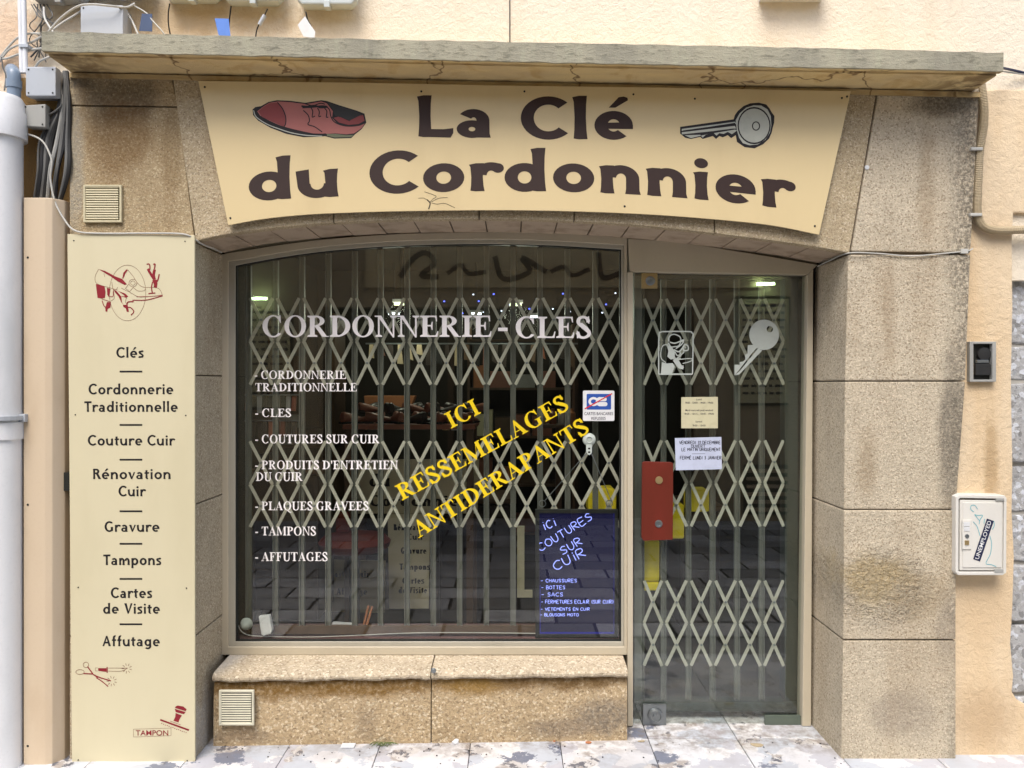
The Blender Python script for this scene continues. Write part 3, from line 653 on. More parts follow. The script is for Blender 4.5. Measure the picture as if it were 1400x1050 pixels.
slab(293, 589, sillp, 'window_sill', 'sill', jit=.0022); slab(590.5, 857, sillp, 'window_sill', 'sill', jit=.0014)
plp = [(.28, .279, 0), (.022, .279, 0), (.018, .26, 0), (.012, .2, 0), (.01, .03, 0), (.01, -.05, 0), (.28, -.05, 0)]
slab(293, 589, plp, 'plinth_stone', 'plinth', n=12); slab(590.5, 857, plp, 'plinth_stone', 'plinth', n=12)
MB().lathe([(.010, .0), (.012, .006), (.004, .010), (.001, .0101)], P(593, 916, .128), 12, 'Y').build('broken_pin', M['steel'], fac)
# wall behind (closes the facade round the opening)
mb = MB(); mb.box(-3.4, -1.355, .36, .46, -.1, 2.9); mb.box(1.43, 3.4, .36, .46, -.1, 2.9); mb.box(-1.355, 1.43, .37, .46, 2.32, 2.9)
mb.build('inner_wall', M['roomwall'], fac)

# rendered wall of the house above and to both sides
rw = thing('rendered_house_wall', 'cream and ochre rough-rendered house wall around the stone shopfront', 'wall', (0, .06, 0))
up = MB(); up.box(-7, WX(697, .06)-.0015, .06, .4, 2.93, 8.5); up.box(WX(697, .06)+.0015, 7, .06, .4, 2.93, 8.5); up.build('upper_render', M['stucco_hi'], rw)
MB().box(-7, WX(95, .0)+.02, .06, .35, -.1, 2.93).build('left_render', M['stucco_brown'], rw)
MB().box(-2.6, WX(26, .055), .055, .0599, 2.4, 3.6).build('render_patch', M['stucco_hi'], rw)
edge = [(1300, 122), (1400, 122), (1480, 118), (1480, 291), (1386, 291), (1384, 330), (1385, 420), (1383, 520), (1385, 640), (1384, 700), (1387, 760), (1385, 830), (1382, 880), (1386, 925), (1384, 946), (1392, 958), (1410, 968), (1480, 975), (1480, 1060), (1300, 1060)]
MB().pprism(edge, .035, .12).build('right_render', M['stucco_lo'], rw, bevel=.008)
up2 = MB().box(1.9, 7, .055, .3, 2.05, 2.94).build('upper_right_render', M['stucco_hi'], rw)
MB().pbox(1045, 1132, -40, -9, -.02, .06).build('window_sill', M['white'], rw, bevel=.004)
# neighbouring rubble wall on the far right
nb = thing('rubble_stone_wall', 'grey rubble stone wall at the right edge beside the ochre render', 'wall', (2.3, .1, 0))
MB().box(1.9, 7, .105, .35, -.1, 2.06).build('mortar', paint('pale lime mortar', (.42, .40, .36), .95, .5, bump=.6, sc=20), nb)
ys = [(291, 341), (345, 470), (474, 520), (524, 632), (637, 700), (704, 768), (772, 850), (854, 948), (952, 1060)]
for a, b in ys:
    x0 = 1370+random.uniform(-4, 2)
    for q in (0, 1):
        x1 = x0+random.uniform(50, 85)
        pts = [(x0+random.uniform(0, 3), a+random.uniform(0, 3)), (lerp(x0, x1, .5), a+random.uniform(-1, 2)), (x1-2, a+random.uniform(0, 3)), (x1, b-3), (lerp(x0, x1, .4), b), (x0, b-random.uniform(0, 4))]
        MB().pprism(pts, .085+random.uniform(-.01, .015), .16).build('rubble_stone', M['rubble'], nb, bevel=.012, seg=3); x0 = x1+4

# ---------------------------------------------------------------- shop window (part of the facade)
YF = .31
GT = crom([(321.5, 363), (360, 355.5), (400, 349), (450, 342.5), (520, 337), (600, 334), (680, 333.3), (760, 335.5), (850, 341)], 4)      # top of the glass
FT = crom([(303, 347.5), (350, 340), (400, 332.5), (455, 326), (560, 319), (700, 317), (763, 318.5), (858, 325)], 4)      # top of the frame
win = thing('shop_window', None, None, (-.5, YF, .34), parent=fac)
def strip_frame(outer, inner, y0, y1):      # closed band between two outlines of equal length
    n = len(outer); mb = MB(); vs = []
    for pt in (outer, inner):
        for y in (y0, y1): vs += [(WX(a, y0), y, WZ(b, y0)) for a, b in pt]
    fs = []
    for i in range(n):
        j = (i+1) % n
        fs += [(i, j, 2*n+j, 2*n+i), (n+i, 3*n+i, 3*n+j, n+j), (i, n+i, n+j, j), (2*n+i, 2*n+j, 3*n+j, 3*n+i)]
    return mb.add(vs, fs)
N_ = 24
def outl(tab, xl, xr, yb): return [(lerp(xl, xr, k/N_), interp(tab, lerp(xl, xr, k/N_))) for k in range(N_+1)]+[(xr, yb), (xl, yb)]
off = lambda tab, d: [(x, y+d) for x, y in tab]
strip_frame(outl(FT, 303, 857.5, 895.5), outl(off(GT, -6), 312, 853.5, 884.5), YF, YF+.06).build('frame', M['frame'], win, bevel=.002, seg=1)
strip_frame(outl(off(GT, -6), 312.6, 853, 884), outl(GT, 321.5, 849.5, 877.5), YF+.008, YF+.05).build('glazing_bead', M['frame_low'], win, bevel=.0015, seg=1)
strip_frame(outl(GT, 322, 849, 877), outl(off(GT, 1.6), 323.6, 847.4, 875.4), YF+.016, YF+.04).build('gasket', M['dark'], win)
MB().pprism(outl(off(GT, .4), 322.4, 848.6, 876.6), YF+.026, YF+.032).build('pane', M['glass'], win)
LY = YF+.0335
def letter(poly, mat, name='lettering', Y=None, parent=None):
    return MB().flat(poly, LY if Y is None else Y).build(name, mat, parent or win)
YL = YF+.0255
title = fit('CORDONNERIE', 359, 672, 460.5, 29, space=.0)
letter(title, M['vinyl_white'], Y=YL)
letter(fit('-', 681, 694, 461, 31), M['vinyl_white'], Y=YL)
letter(fit('CLES', 705, 808, 462, 29, space=.0), M['vinyl_white'], Y=YL)
for txt, x0, x1, b, cp in [('- CORDONNERIE', 348, 473, 518, 11.3), ('TRADITIONNELLE', 349, 488, 535, 11.3), ('- CLES', 349, 398, 570, 11.3), ('- COUTURES SUR CUIR', 349, 519, 606, 11.8),
                        ("- PRODUITS D'ENTRETIEN", 349, 544, 641.5, 11.8), ('DU CUIR', 350, 414, 657.5, 11.8), ('- PLAQUES GRAVEES', 349, 504, 697.5, 11.8), ('- TAMPONS', 349, 432, 732, 12), ('- AFFUTAGES', 349, 448, 767, 12)]:
    letter(fit(txt, x0, x1, b, cp, space=.02), M['vinyl_white'], Y=YL)
for txt, ln, cp, ox, oy, ang in [('ICI', 46, 22.5, 617, 586, 27.7), ('RESSEMELAGES', 261, 22.5, 550, 684.5, 28.8), ('ANTIDERAPANTS', 276, 22.5, 572.5, 736, 32)]:
    letter(spin(fit(txt, 0, ln, 0, cp, space=.02), ox, oy, math.radians(ang), 0, 0), M['vinyl_ylw'], Y=YL)

# mullion, door lintel panel, right jamb
MB().pbox(858, 865.5, 372, 993, YF-.012, YF+.07).build('mullion', M['frame'], fac, bevel=.003)
MB().pprism([(858.5, 326), (900, 328.5), (960, 335.5), (1015, 344.5), (1060, 352), (1118, 362), (1114, 366), (1104, 375.5), (861, 371.5)], YF-.004, YF+.05).build('door_transom', M['frame'], fac, bevel=.002, seg=1)
MB().pprism([(1104.5, 376), (1112, 367), (1109, 993), (1097, 993)], YF-.002, YF+.07).build('door_jamb', M['frame'], fac, bevel=.003)

# ---------------------------------------------------------------- glass door (part of the facade)
door = thing('door', None, None, P(980, 990, YF+.03), parent=fac)
YD = YF+.03
MB().pprism([(866.5, 374), (1103, 377.5), (1095, 990), (862.5, 990)], YD, YD+.008).build('pane', M['glassd'], door)
MB().pbox(877, 899, 373, 394.5, YD-.012, YD-.001).build('lock_plate', M['brass'], door, bevel=.002)
MB().lathe([(.022, 0), (.022, .006), (.018, .009), (.008, .009), (.007, .004)], P(889, 384, YD-.012), 20, 'Y').build('lock_cylinder', M['steel'], door, smooth=True)
MB().pbox(879, 911, 963.5, 991.5, YD-.018, YD-.001).build('lock_plate', M['steel'], door, bevel=.003)
MB().lathe([(.036, 0), (.034, .012), (.026, .016), (.024, .010), (.012, .010), (.011, .016), (.001, .0162)], P(895.5, 978, YD-.018), 24, 'Y').build('lock_cylinder', M['steel'], door, smooth=True)
pp = MB().pprism([(878, 633), (880, 631), (918, 632), (920.5, 634), (920, 738), (880, 739.5), (877, 735)], YD-.012, YD-.001).build('push_plate', M['red'], door, bevel=.002)
MB().lathe([(.018, 0), (.017, .004), (.001, .0055)], P(901, 656.5, YD-.012), 20, 'Y').build('bolt_cap', M['brass'], door, smooth=True)
MB().lathe([(.018, 0), (.017, .004), (.010, .0055), (.008, .003), (.001, .003)], P(900.5, 716, YD-.012), 20, 'Y').build('bolt_cap', M['steel'], door, smooth=True)
MB().pbox(1046, 1095, 978.5, 991.5, YD-.014, YD-.001).build('floor_hinge', paint('grey green hinge', (.13, .16, .13), .4, .4, metal=.4), door, bevel=.002)
# ---------------------------------------------------------------- folding grilles
def grille(name, label, bars, Yg, top, bot, zones, x_end, frame=None):
    g = thing(name, label, 'security grille', P((bars[0]+bars[-1])/2, bot, Yg), 'folding scissor grilles behind the shop glass')
    bx = MB()
    for k, px in enumerate(bars):
        o = P(px, bot, Yg); tp = top(px) if callable(top) else top
        h = (bot-tp)*(Yg+D0)/F; s = (Yg+D0)/F
        b = MB(); b.box(-3.7*s, -2.3*s, -.010, .012, 0, h); b.box(2.3*s, 3.7*s, -.010, .012, 0, h); b.box(-2.3*s, 2.3*s, .002, .010, 0, h)
        ob = link('bar', b.mesh('bar', M['grille'], bevel=.0012, seg=1), g, o)
    cache = {}
    rv = MB()
    allx = bars+[x_end]
    for xa, xb in zip(allx, allx[1:]):
        for (z0, z1) in zones:
            s = (Yg+D0)/F; W = (xb-xa-6)*s; H = (z1-z0)*s; cx = (xa+xb)/2; o = P(cx, (z0+z1)/2, Yg)
            key = (round(W, 4), round(H, 4)); L = math.hypot(W, H); hw = .0078
            if key not in cache:
                b = MB(); b.box(-hw, hw, 0, .004, -L/2, L/2); cache[key] = b.mesh('lattice_strip', M['lattice'], bevel=.001, seg=1)
            a = math.atan2(W, H)
            for sg in (1, -1):
                q = link('lattice_strip', cache[key], g, o+Vector((0, -.012 if sg > 0 else -.017, 0)))
                q.rotation_euler = (0, sg*a+random.uniform(-.008, .008), 0)
            rv.lathe([(.006, 0), (.005, .004), (.001, .005)], o+Vector((0, -.017, 0)), 8, 'Y')
    r = rv.build('rivet', M['steel'], g); r['kind'] = 'stuff'
    return g
WB = [340]+[377, 413, 449, 485, 520.5, 556.5, 592.5, 628.5, 665, 701.5, 738.5, 776, 814]
GY = .41
wg = grille('folding_grille', 'wide folding scissor grille behind the display window glass', WB, GY, lambda px: interp(GT, px)+4, 857, [(408, 466.5), (466.5, 526), (603, 661.5), (661.5, 720)], 850)
MB().box(WX(322, GY), WX(852, GY), GY-.012, GY+.02, WZ(333, GY), WZ(326, GY)).build('top_rail', M['grille'], wg)
MB().pbox(323, 850, 856, 867, GY-.012, GY+.012).build('bottom_rail', M['wood'], wg)
DB = [877, 907, 941, 974, 1007.5, 1041, 1074]
GD = .415
dg = grille('folding_grille', 'narrow folding scissor grille standing behind the glass door', DB[:-1], GD, 382, 960, [(409, 467.5), (467.5, 526), (602, 660), (660, 719), (793, 851), (851, 909)], 1073)
MB().pbox(867, 878, 376, 985, GD-.02, GD+.05).build('side_channel', M['grille'], dg, bevel=.003)
MB().pbox(1073, 1091, 376, 975, GD-.02, GD+.05).build('side_channel', M['darkgreen'], dg, bevel=.003)
MB().pbox(868, 1091, 960, 973, GD-.03, GD+.04).build('bottom_rail', M['darkgreen'], dg, bevel=.003)
MB().pbox(868, 1100, 372, 381, GD-.02, GD+.05).build('top_rail', M['dark'], dg)

# ---------------------------------------------------------------- signboards
sg = thing('arched_signboard', 'wide cream signboard with brown shop name, red shoe and grey key over the arch', 'signboard', P(716, 300, -.02))
SY = -.030
SB = crom([(312, 308), (360, 299.5), (420, 293.5), (500, 290), (600, 288), (700, 287.5), (800, 289.5), (900, 294), (1000, 302), (1060, 309), (1120, 321)], 5)
MB().pprism([(271, 110.5), (500, 113), (700, 117), (900, 119.5), (1163.5, 124.5)]+SB[::-1], SY, SY+.007).build('panel', M['sign'], sg, bevel=.001, seg=1)
SL = SY-.0006
warpD = lambda x: (1.1e-4 if x < 700 else 1.75e-4)*(x-700)**2
def slet(polys, mat, name='lettering', par=sg, Y=SL): return MB().flat(polys, Y).build(name, M[mat], par)
slet(fit('La', 570, 671, 187, 57, 'hum', (17.8, .20), .05, lambda x: (x-570)*.012), 'brown')
slet(fit('Clé', 712, 865.5, 189.5, 57, 'hum', (17.8, .20), .06, lambda x: (x-712)*.008), 'brown')
slet(fit('du', 340, 463, 261, 57, 'hum', (18.2, .20), .04, lambda x: 13-(x-340)*.045), 'brown')
slet(fit('Cordonnier', 505, 1088, 261, 57, 'hum', (18.2, .20), .055, warpD), 'brown')
k = 7.778
q = lambda L: [(335+u/k, 120+v/k) for u, v in L]
icon = lambda L, mat, i, nm='shoe_print': MB().flat(L, SL-.0002*i).build(nm, M[mat], sg)
icon([q([(80,230),(110,205),(170,195),(250,150),(340,132),(480,138),(640,160),(810,132),(870,140),(1000,185),(1180,240),(1270,275),(1290,370),(1240,440),(1170,495),(1130,535),(950,540),(850,515),(780,520),(620,525),(440,490),(270,425),(140,350),(85,290)])], 'blackv', 0)
icon([q([(130,250),(200,195),(260,160),(350,145),(480,152),(640,172),(700,165),(810,145),(870,165),(935,250),(925,320),(985,385),(1080,405),(1200,405),(1275,380),(1240,430),(1160,485),(1080,495),(960,485),(860,490),(720,485),(560,460),(400,415),(260,350),(160,295)])], 'pink', 1)
icon([q([(140,250),(200,200),(260,165),(345,155),(395,220),(430,310),(435,370),(415,415),(300,365),(180,310)])], 'redp', 2)
icon([q([(940,320),(1000,305),(1110,355),(1180,300),(1255,290),(1270,350),(1210,385),(1100,395),(1000,370)])], 'redp', 2)
icon([q([(870,150),(1000,195),(1180,250),(1240,285),(1110,350),(1040,320),(960,300),(930,230)])], 'charcoal', 3)
icon(ribbon(q([(90,240),(120,310),(230,385),(370,440),(500,480),(650,505),(820,515)]), 1.3), 'lightp', 4)
icon([q([(870,490),(960,490),(1080,505),(1160,500),(1130,525),(950,530),(870,510)])], 'greenp', 4)
lines = []
for L in ([(345,155),(400,225),(432,310),(432,380),(415,415)], [(620,240),(670,290),(685,350),(670,390),(740,415),(820,470)], [(600,195),(660,200),(740,190),(800,210),(880,205)], [(610,210),(700,205),(760,200),(820,195),(870,200)], [(700,210),(720,250),(715,310),(745,300)], [(770,215),(790,255),(785,305),(810,300)],
          [(845,215),(870,250),(865,310),(885,312)], [(640,170),(720,190),(800,165),(850,175)], [(870,200),(900,240),(915,310),(960,370),(1070,405),(1200,400),(1280,370)], [(150,300),(300,375),(420,420),(600,465),(760,495),(860,490)]):
    lines += ribbon(q(L), 1.35 if L[0][0] not in (600, 610) else 2.2)
icon(lines, 'blackv', 5)
k2 = 8.75
q2 = lambda L: [(915+u/k2, 130+v/k2) for u, v in L]
icon([q2([(130,380),(450,335),(770,290),(785,240),(820,190),(890,130),(970,98),(1070,90),(1160,112),(1200,160),(1225,205),(1258,250),(1255,330),(1238,390),(1225,450),(1195,520),(1120,590),(1020,637),(900,622),(810,560),(795,480),(740,515),(700,480),(640,505),(600,490),(560,525),(520,490),(400,525),(370,500),(260,525),(190,510),(130,460)])], 'blackv', 0, 'key_print')
icon([q2([(795,300),(840,220),(920,150),(1010,122),(1100,125),(1175,170),(1215,250),(1222,360),(1205,450),(1150,535),(1060,590),(960,600),(880,575),(835,510),(808,420)]), q2([(150,405),(790,318),(800,345),(150,430)]), q2([(150,445),(785,368),(800,400),(760,400),(530,430),(150,470)]), q2([(185,480),(370,475),(400,510),(440,470),(470,465),(340,495),(260,515)]),
      q2([(535,455),(790,412),(810,425),(750,468),(700,440),(650,465),(600,455),(565,485)])], 'lightp', 1, 'key_print')
icon([p for p in ring(*q2([(1015,365)])[0], 22.6, 25.5, 1.7, 2.2)]+ring(*q2([(1038,370)])[0], 5.6, 6.4, 1.5, 1.5)+ribbon(q2([(160,432),(500,385),(790,340)]), 2.0, smooth=False), 'blackv', 2, 'key_print')
def screws(par, pts, Y, r=.0045):
    for a in pts: MB().lathe([(r, 0), (r*.9, .002), (.0005, .003)], P(*a, Y), 10, 'Y').build('screw', M['dark'], par)
screws(sg, [(280, 119), (315, 298), (576, 125), (866, 129), (854, 282), (1151, 134), (1158, 132), (1114, 309), (717, 125), (950, 135)], SY)
# spider-web dirt at the bottom edge
icon(sum([ribbon(L, .5 if i else 1.4) for i, L in enumerate([[(586, 286), (588, 278), (584, 273)], [(588, 277), (598, 279), (608, 278), (622, 284)], [(588, 276), (580, 271), (572, 271)], [(587, 277), (592, 272), (596, 268), (580, 262)], [(590, 276), (600, 271), (612, 270)]])], []), 'blackv', 1, 'cobweb')

s2 = thing('tall_signboard', 'tall pale cream panel listing shop services in dark lettering on the left pillar', 'signboard', P(180, 1050, -.02))
S2Y = -.024
MB().pprism([(92, 320), (266, 321.5), (266.5, 1070), (98.5, 1070)], S2Y, S2Y+.012).build('panel', M['sign2'], s2, bevel=.001, seg=1)
S2L = S2Y-.0006
for txt, x0, x1, b in [('Clés', 159, 196.5, 489), ('Cordonnerie', 121, 237, 539), ('Traditionnelle', 115, 243, 563), ('Couture', 120, 194.5, 609), ('Cuir', 201.5, 239.5, 609), ('Rénovation', 127, 233.5, 655), ('Cuir', 162, 199.5, 678.5), ('Gravure', 143, 218, 727), ('Tampons', 141, 220.5, 772.5), ('Cartes', 151.5, 208, 817.5), ('de Visite', 141, 218.5, 839), ('Affutage', 140, 218.5, 883.5)]:
    slet(fit(txt, x0, x1, b, 14.2, 'hum', (2.85, .16), .085), 'blackv', par=s2, Y=S2L)
slet(sum([rect(163.5, y-1.2, 194.5, y+1.2) for y in (508, 581, 628.5, 699, 743.5, 791.5, 853.5)], []), 'blackv', 'divider', s2, S2L)
e = lambda L: [(120+u/10.5, 350+v/10.5) for u, v in L]
th = []; 
th += ring(*e([(570, 530)])[0], 25.2, 38.3, .45, .45, n=48)
for L in ([(155,190),(110,280),(105,350),(130,395),(220,430),(330,460),(430,490)], [(230,250),(245,300)], [(345,375),(360,470)], [(570,195),(650,290),(700,370),(760,430),(820,450),(980,455),(1040,490),(1070,560)], [(480,460),(600,520),(700,575),(760,590),(900,580),(1070,560)], [(650,450),(720,500),(800,500),(830,470)],
          [(410,480),(430,450)], [(540,465),(590,400)], [(600,510),(655,450)], [(540,465),(600,510)], [(365,475),(380,600),(330,650)], [(560,700),(540,650),(560,600)]):
    th += ribbon(e(L), .5)
th += ring(*e([(648, 388)])[0], 5.6, 5.4, .5, .5)+ring(*e([(648, 388)])[0], 3.4, 3.2, .45, .45)
slet(th, 'maroonline', 'emblem', s2, S2L)
mr = [e([(155,188),(250,215),(390,290),(495,330),(560,405),(530,415),(430,365),(340,300),(240,240)]), e([(555,192),(575,200),(540,250),(510,320),(495,325),(510,240)]), e([(115,400),(240,435),(255,520),(245,600),(190,610),(140,600)]), e([(275,455),(325,470),(310,580),(280,560)]),
      e([(365,475),(410,500),(480,580),(490,660),(510,700),(480,660),(440,580),(390,520)]), e([(430,500),(540,540),(580,580),(550,600),(470,575),(530,580),(520,560)]), e([(505,700),(570,700),(590,800),(560,800),(545,750),(510,730)]), e([(275,660),(330,665),(325,740),(285,760),(280,800),(255,795),(250,750)]),
      e([(925,350),(990,340),(1000,400),(990,460),(945,450),(950,410)])]
for L, wd in (([(640,635),(850,630),(1075,570)], 1.3), ([(700,585),(900,580),(1070,562)], .7), ([(560,700),(580,660),(660,655)], 1.6), ([(570,735),(620,745),(660,800),(620,850)], 1.4), ([(205,640),(230,710),(260,740)], 1.2), ([(860,185),(905,260),(955,340)], 3.4), ([(960,195),(945,270),(960,340)], 3.6), ([(845,118),(885,120),(890,190),(860,200)], 1.6), ([(940,120),(965,120),(955,190)], 1.8), ([(985,380),(1010,330),(1025,260)], 1.7), ([(930,370),(915,450),(925,525)], 1.5), ([(870,540),(970,530)], 1.5), ([(200,615),(300,650),(330,665)], .8), ([(290,575),(360,580),(365,500)], .9)):
    mr += ribbon(e(L), wd)
f_ = lambda L: [(95+u/7.778, 890+v/7.778) for u, v in L]
for L, wd in (([(190,165),(250,245)], 1.6), ([(150,240),(250,245)], 1.6), ([(250,250),(330,285),(440,318)], 1.5), ([(285,285),(340,320),(412,378)], 1.3), ([(265,255),(300,285)], 1.8), ([(400,170),(400,232)], 1.6)):
    mr += ribbon(f_(L), wd)
mr += [f_([(305,182),(392,184),(392,222),(305,212)])]
tl = []
for cx, cy, n0 in ((610, 185, 9), (450, 320, 9)):
    for i in range(n0):
        a = 2*math.pi*i/n0+.3
        tl += ribbon(f_([(cx+30*math.cos(a), cy+30*math.sin(a)), (cx+55*math.cos(a), cy+55*math.sin(a))]), .6)
tl += ring(*f_([(175, 148)])[0], 4.0, 4.0, .6, .6)+ring(*f_([(112, 224)])[0], 6.0, 3.6, .6, .6)+ribbon(f_([(275,180),(300,180)]), .4)+ribbon(f_([(275,212),(300,212)]), .4)+ribbon(f_([(275,180),(275,212)]), .4)+ribbon(f_([(412,182),(590,182),(618,180)]), .5)+ribbon(f_([(412,214),(550,214),(615,182)]), .5)
mr += [f_([(1150,580),(1210,590),(1245,620),(1235,640),(1120,605),(1130,590)]), f_([(1118,615),(1235,650),(1215,672),(1130,650)]), f_([(1128,660),(1195,685),(1165,735),(1160,760),(1105,742),(1125,700)])]
mr += ribbon(f_([(965,732),(1270,842)]), 2.3)+ribbon(f_([(1070,745),(1180,785)]), .5)
for i in range(14): mr += ribbon(f_([(975+i*20, 768+i*7.5+(i % 3)*3), (985+i*20, 772+i*7.5)]), .9)
def which(q):
    x = sum(p[0] for p in q)/len(q); y = sum(p[1] for p in q)/len(q)
    return 'shoe_emblem' if y < 450 else 'stamp_emblem' if y > 950 else 'knife_emblem' if (y < 920 and x > 129) else 'scissors_emblem'
tl += sum([ribbon(f_(L), .35) for L in ([(680,832),(1080,820)], [(1080,820),(1080,900)], [(1080,900),(680,915)], [(680,915),(680,832)])], [])
for nm in ('shoe_emblem', 'knife_emblem', 'scissors_emblem', 'stamp_emblem'):
    a = [q_ for q_ in mr if which(q_) == nm]; b = [q_ for q_ in tl if which(q_) == nm]
    o = slet(a, 'maroon', nm, s2, S2L-.0003)
    if b: slet(b, 'maroonline', 'fine_lines', o, S2L-.0003)
slet(sans('TAMPON', 185.5, 230, 1005.5, 7.4), 'maroon', par=s2, Y=S2L-.0003)
screws(s2, [(101, 329), (253, 330), (103, 567), (254, 568), (107, 803), (255, 804), (107, 1039), (256, 1040)], S2Y, .003)

# ---------------------------------------------------------------- vents
def vent(label, x0, y0, x1, y1, Y, mat, n):
    v = thing('air_vent', label, 'air vent', P((x0+x1)/2, y1, Y), 'square slatted air vents')
    strip_frame([(x0, y0), (x1, y0), (x1, y1), (x0, y1)], [(x0+3, y0+3), (x1-3, y0+3), (x1-3, y1-3), (x0+3, y1-3)], Y-.012, Y).build('frame', M[mat], v, bevel=.0015, seg=1)
    MB().pbox(x0+2, x1-2, y0+2, y1-2, Y-.002, Y-.0005).build('backing', M['dark'], v)
    s = (Y+D0)/F; pitch = (y1-y0-6)/n; w2 = (x1-x0-6)*s/2
    me = MB().box(-w2, w2, -.009, -.002, -pitch*s*.28, pitch*s*.28, Matrix.Rotation(-.35, 3, 'X')).mesh('slat', M[mat])
    for i in range(n): link('slat', me, v, P((x0+x1)/2, y0+3+pitch*(i+.5), Y))
    return v
vent('cream square vent on the stained stone left of the arched sign', 113.5, 252.5, 166, 304, -.002, 'vent', 14)
vent('ivory square vent low on the plinth under the window', 299, 944, 347, 992, .104, 'vent2', 13)

# ---------------------------------------------------------------- left side: pipes, duct, boxes, cables
dp = thing('drainpipe', 'thick white plastic downpipe at the left edge of the facade', 'drainpipe', P(4, 1050, -.05))
s_ = (D0-.06)/F; px = -.06
MB().tube([P(1.5, 1090, px), P(1.5, 600, px)], 26.4*s_, 28).build('pipe', M['pipe'], dp, smooth=True)
MB().tube([P(1.5, 600, px), P(1.5, 577, px)], 29*s_, 28).build('socket', M['pipe'], dp, smooth=True)
MB().tube([P(1.5, 590, px), P(1.5, 190, px)], 26.4*s_, 28).build('pipe', M['pipe'], dp, smooth=True)
MB().tube([P(1.5, 574, px), P(1.5, 568.5, px)], 32.5*s_, 28).build('clamp', M['grey_pl'], dp)
MB().pbox(24, 34, 566, 577, px-.01, px+.05).build('clamp_ear', M['grey_pl'], dp, bevel=.003)
MB().tube([P(1.5, 190, px), P(1.5, 156, px), P(1.5, 152, px), P(1.5, 140, px), P(1.5, 133, px), P(1.5, 130, px)], [31.5*s_, 31.5*s_, 29.5*s_, 29*s_, 25*s_, 15*s_], 28).build('pipe_cap', M['pipe'], dp, smooth=True)
ep = thing('grey_elbow_pipe', 'blue-grey pvc elbow rising out of the top of the white downpipe', 'pipe', P(19, 130, -.05))
MB().tube([P(19, 134, -.05), P(19, 106, -.05), P(18, 100, -.045), P(17, 97, -.03), P(16.5, 96, .0), P(16.5, 96, .08)], 8.6*s_, 16, smooth=4).build('elbow', M['pipe_grey'], ep, smooth=True)
MB().tube([P(19, 121, -.05), P(19, 110, -.05)], 9.8*s_, 16).build('collar', M['pipe_grey'], ep, smooth=True)
MB().pprism([(31.5, 270), (62, 270), (76, 276), (79, 282), (79, 1090), (31.5, 1090)], -.045, .07).build
dd = thing('cable_duct', 'beige boxed cable duct between the white downpipe and the tall sign', 'cable duct', P(55, 1050, -.03))
mb = MB(); Yd = -.05; xsn = [WX(32, Yd), WX(62, Yd), WX(70, Yd), WX(78, Yd)]
mb.add([(x, y, z) for z in (-.1, WZ(270, Yd)) for x, y in ((xsn[0], Yd), (xsn[1], Yd), (xsn[2], Yd+.008), (xsn[3]+.004, Yd+.05), (xsn[3]+.004, .09), (xsn[0], .09))], [(i, (i+1) % 6, 6+(i+1) % 6, 6+i) for i in range(6)]+[tuple(range(5, -1, -1)), tuple(range(6, 12))])
mb.build('casing', M['duct'], dd, bevel=.004)
MB().pbox(83, 94, 646, 671, -.004, .058).build('x', M['dark']).name = 'black_bracket'
tag(bpy.data.objects['black_bracket'], 'small black bracket between cable duct and tall sign', 'bracket')
cp = thing('conduit_pipe', 'pale lilac metal conduit running up past the ledge end at upper left', 'conduit', P(33, 110, -.03))
for i, xx in enumerate((28.5, 33.5)):
    MB().tube([P(xx+1.5, 100, -.03), P(xx+.5, 60, -.03), P(xx-2, -40, -.03)], 3.1*.0031, 10).build('tube', M['pipe'], cp, smooth=True)
MB().pbox(25.5, 38, 60, 64, -.045, .0).build('clip', M['grey_pl'], cp)

for y in (352, 690, 1020): MB().lathe([(.005, 0), (.004, .002), (.0005, .003)], P(38, y, -.05), 10, 'Y').build('screw', M['dark'], dd)
def junction(name, label, x0, y0, x1, y1, Y, mat, dep=.07, sk=0):
    t = thing(name, label, 'junction box', P((x0+x1)/2, y1, Y))
    MB().pprism([(x0, y0+sk), (x1, y0), (x1, y1), (x0, y1-sk)], Y, Y+dep*.35).build('lid', M[mat], t, bevel=.004)
    MB().pprism([(x0+1, y0+1+sk), (x1-1, y0+1), (x1-1, y1-1), (x0+1, y1-1-sk)], Y+dep*.36, Y+dep).build('case', M[mat], t, bevel=.003)
    for a, b in ((x0+4, y0+4), (x1-4, y0+4), (x0+4, y1-4), (x1-4, y1-4)):
        MB().lathe([(.004, 0), (.0035, .001), (.0005, .001)], P(a, b, Y-.0005), 10, 'Y').build('screw', M['dark'], t)
    for i in range(4):
        if x1-x0 > 38: break
    return t
junction('junction_box', 'square grey junction box with four screws below the ledge end', 35, 91, 76, 131, -.05, 'grey_pl', .11, 0)
junction('junction_box', 'smaller dusty grey junction box beside top of white downpipe', 31, 142, 62, 174, -.04, 'grey_old', .10, 2)
junction('junction_box', 'largest grey junction box standing on the ledge behind its left end', 110, 7, 168, 52, -.07, 'grey_pl', .13, 0)
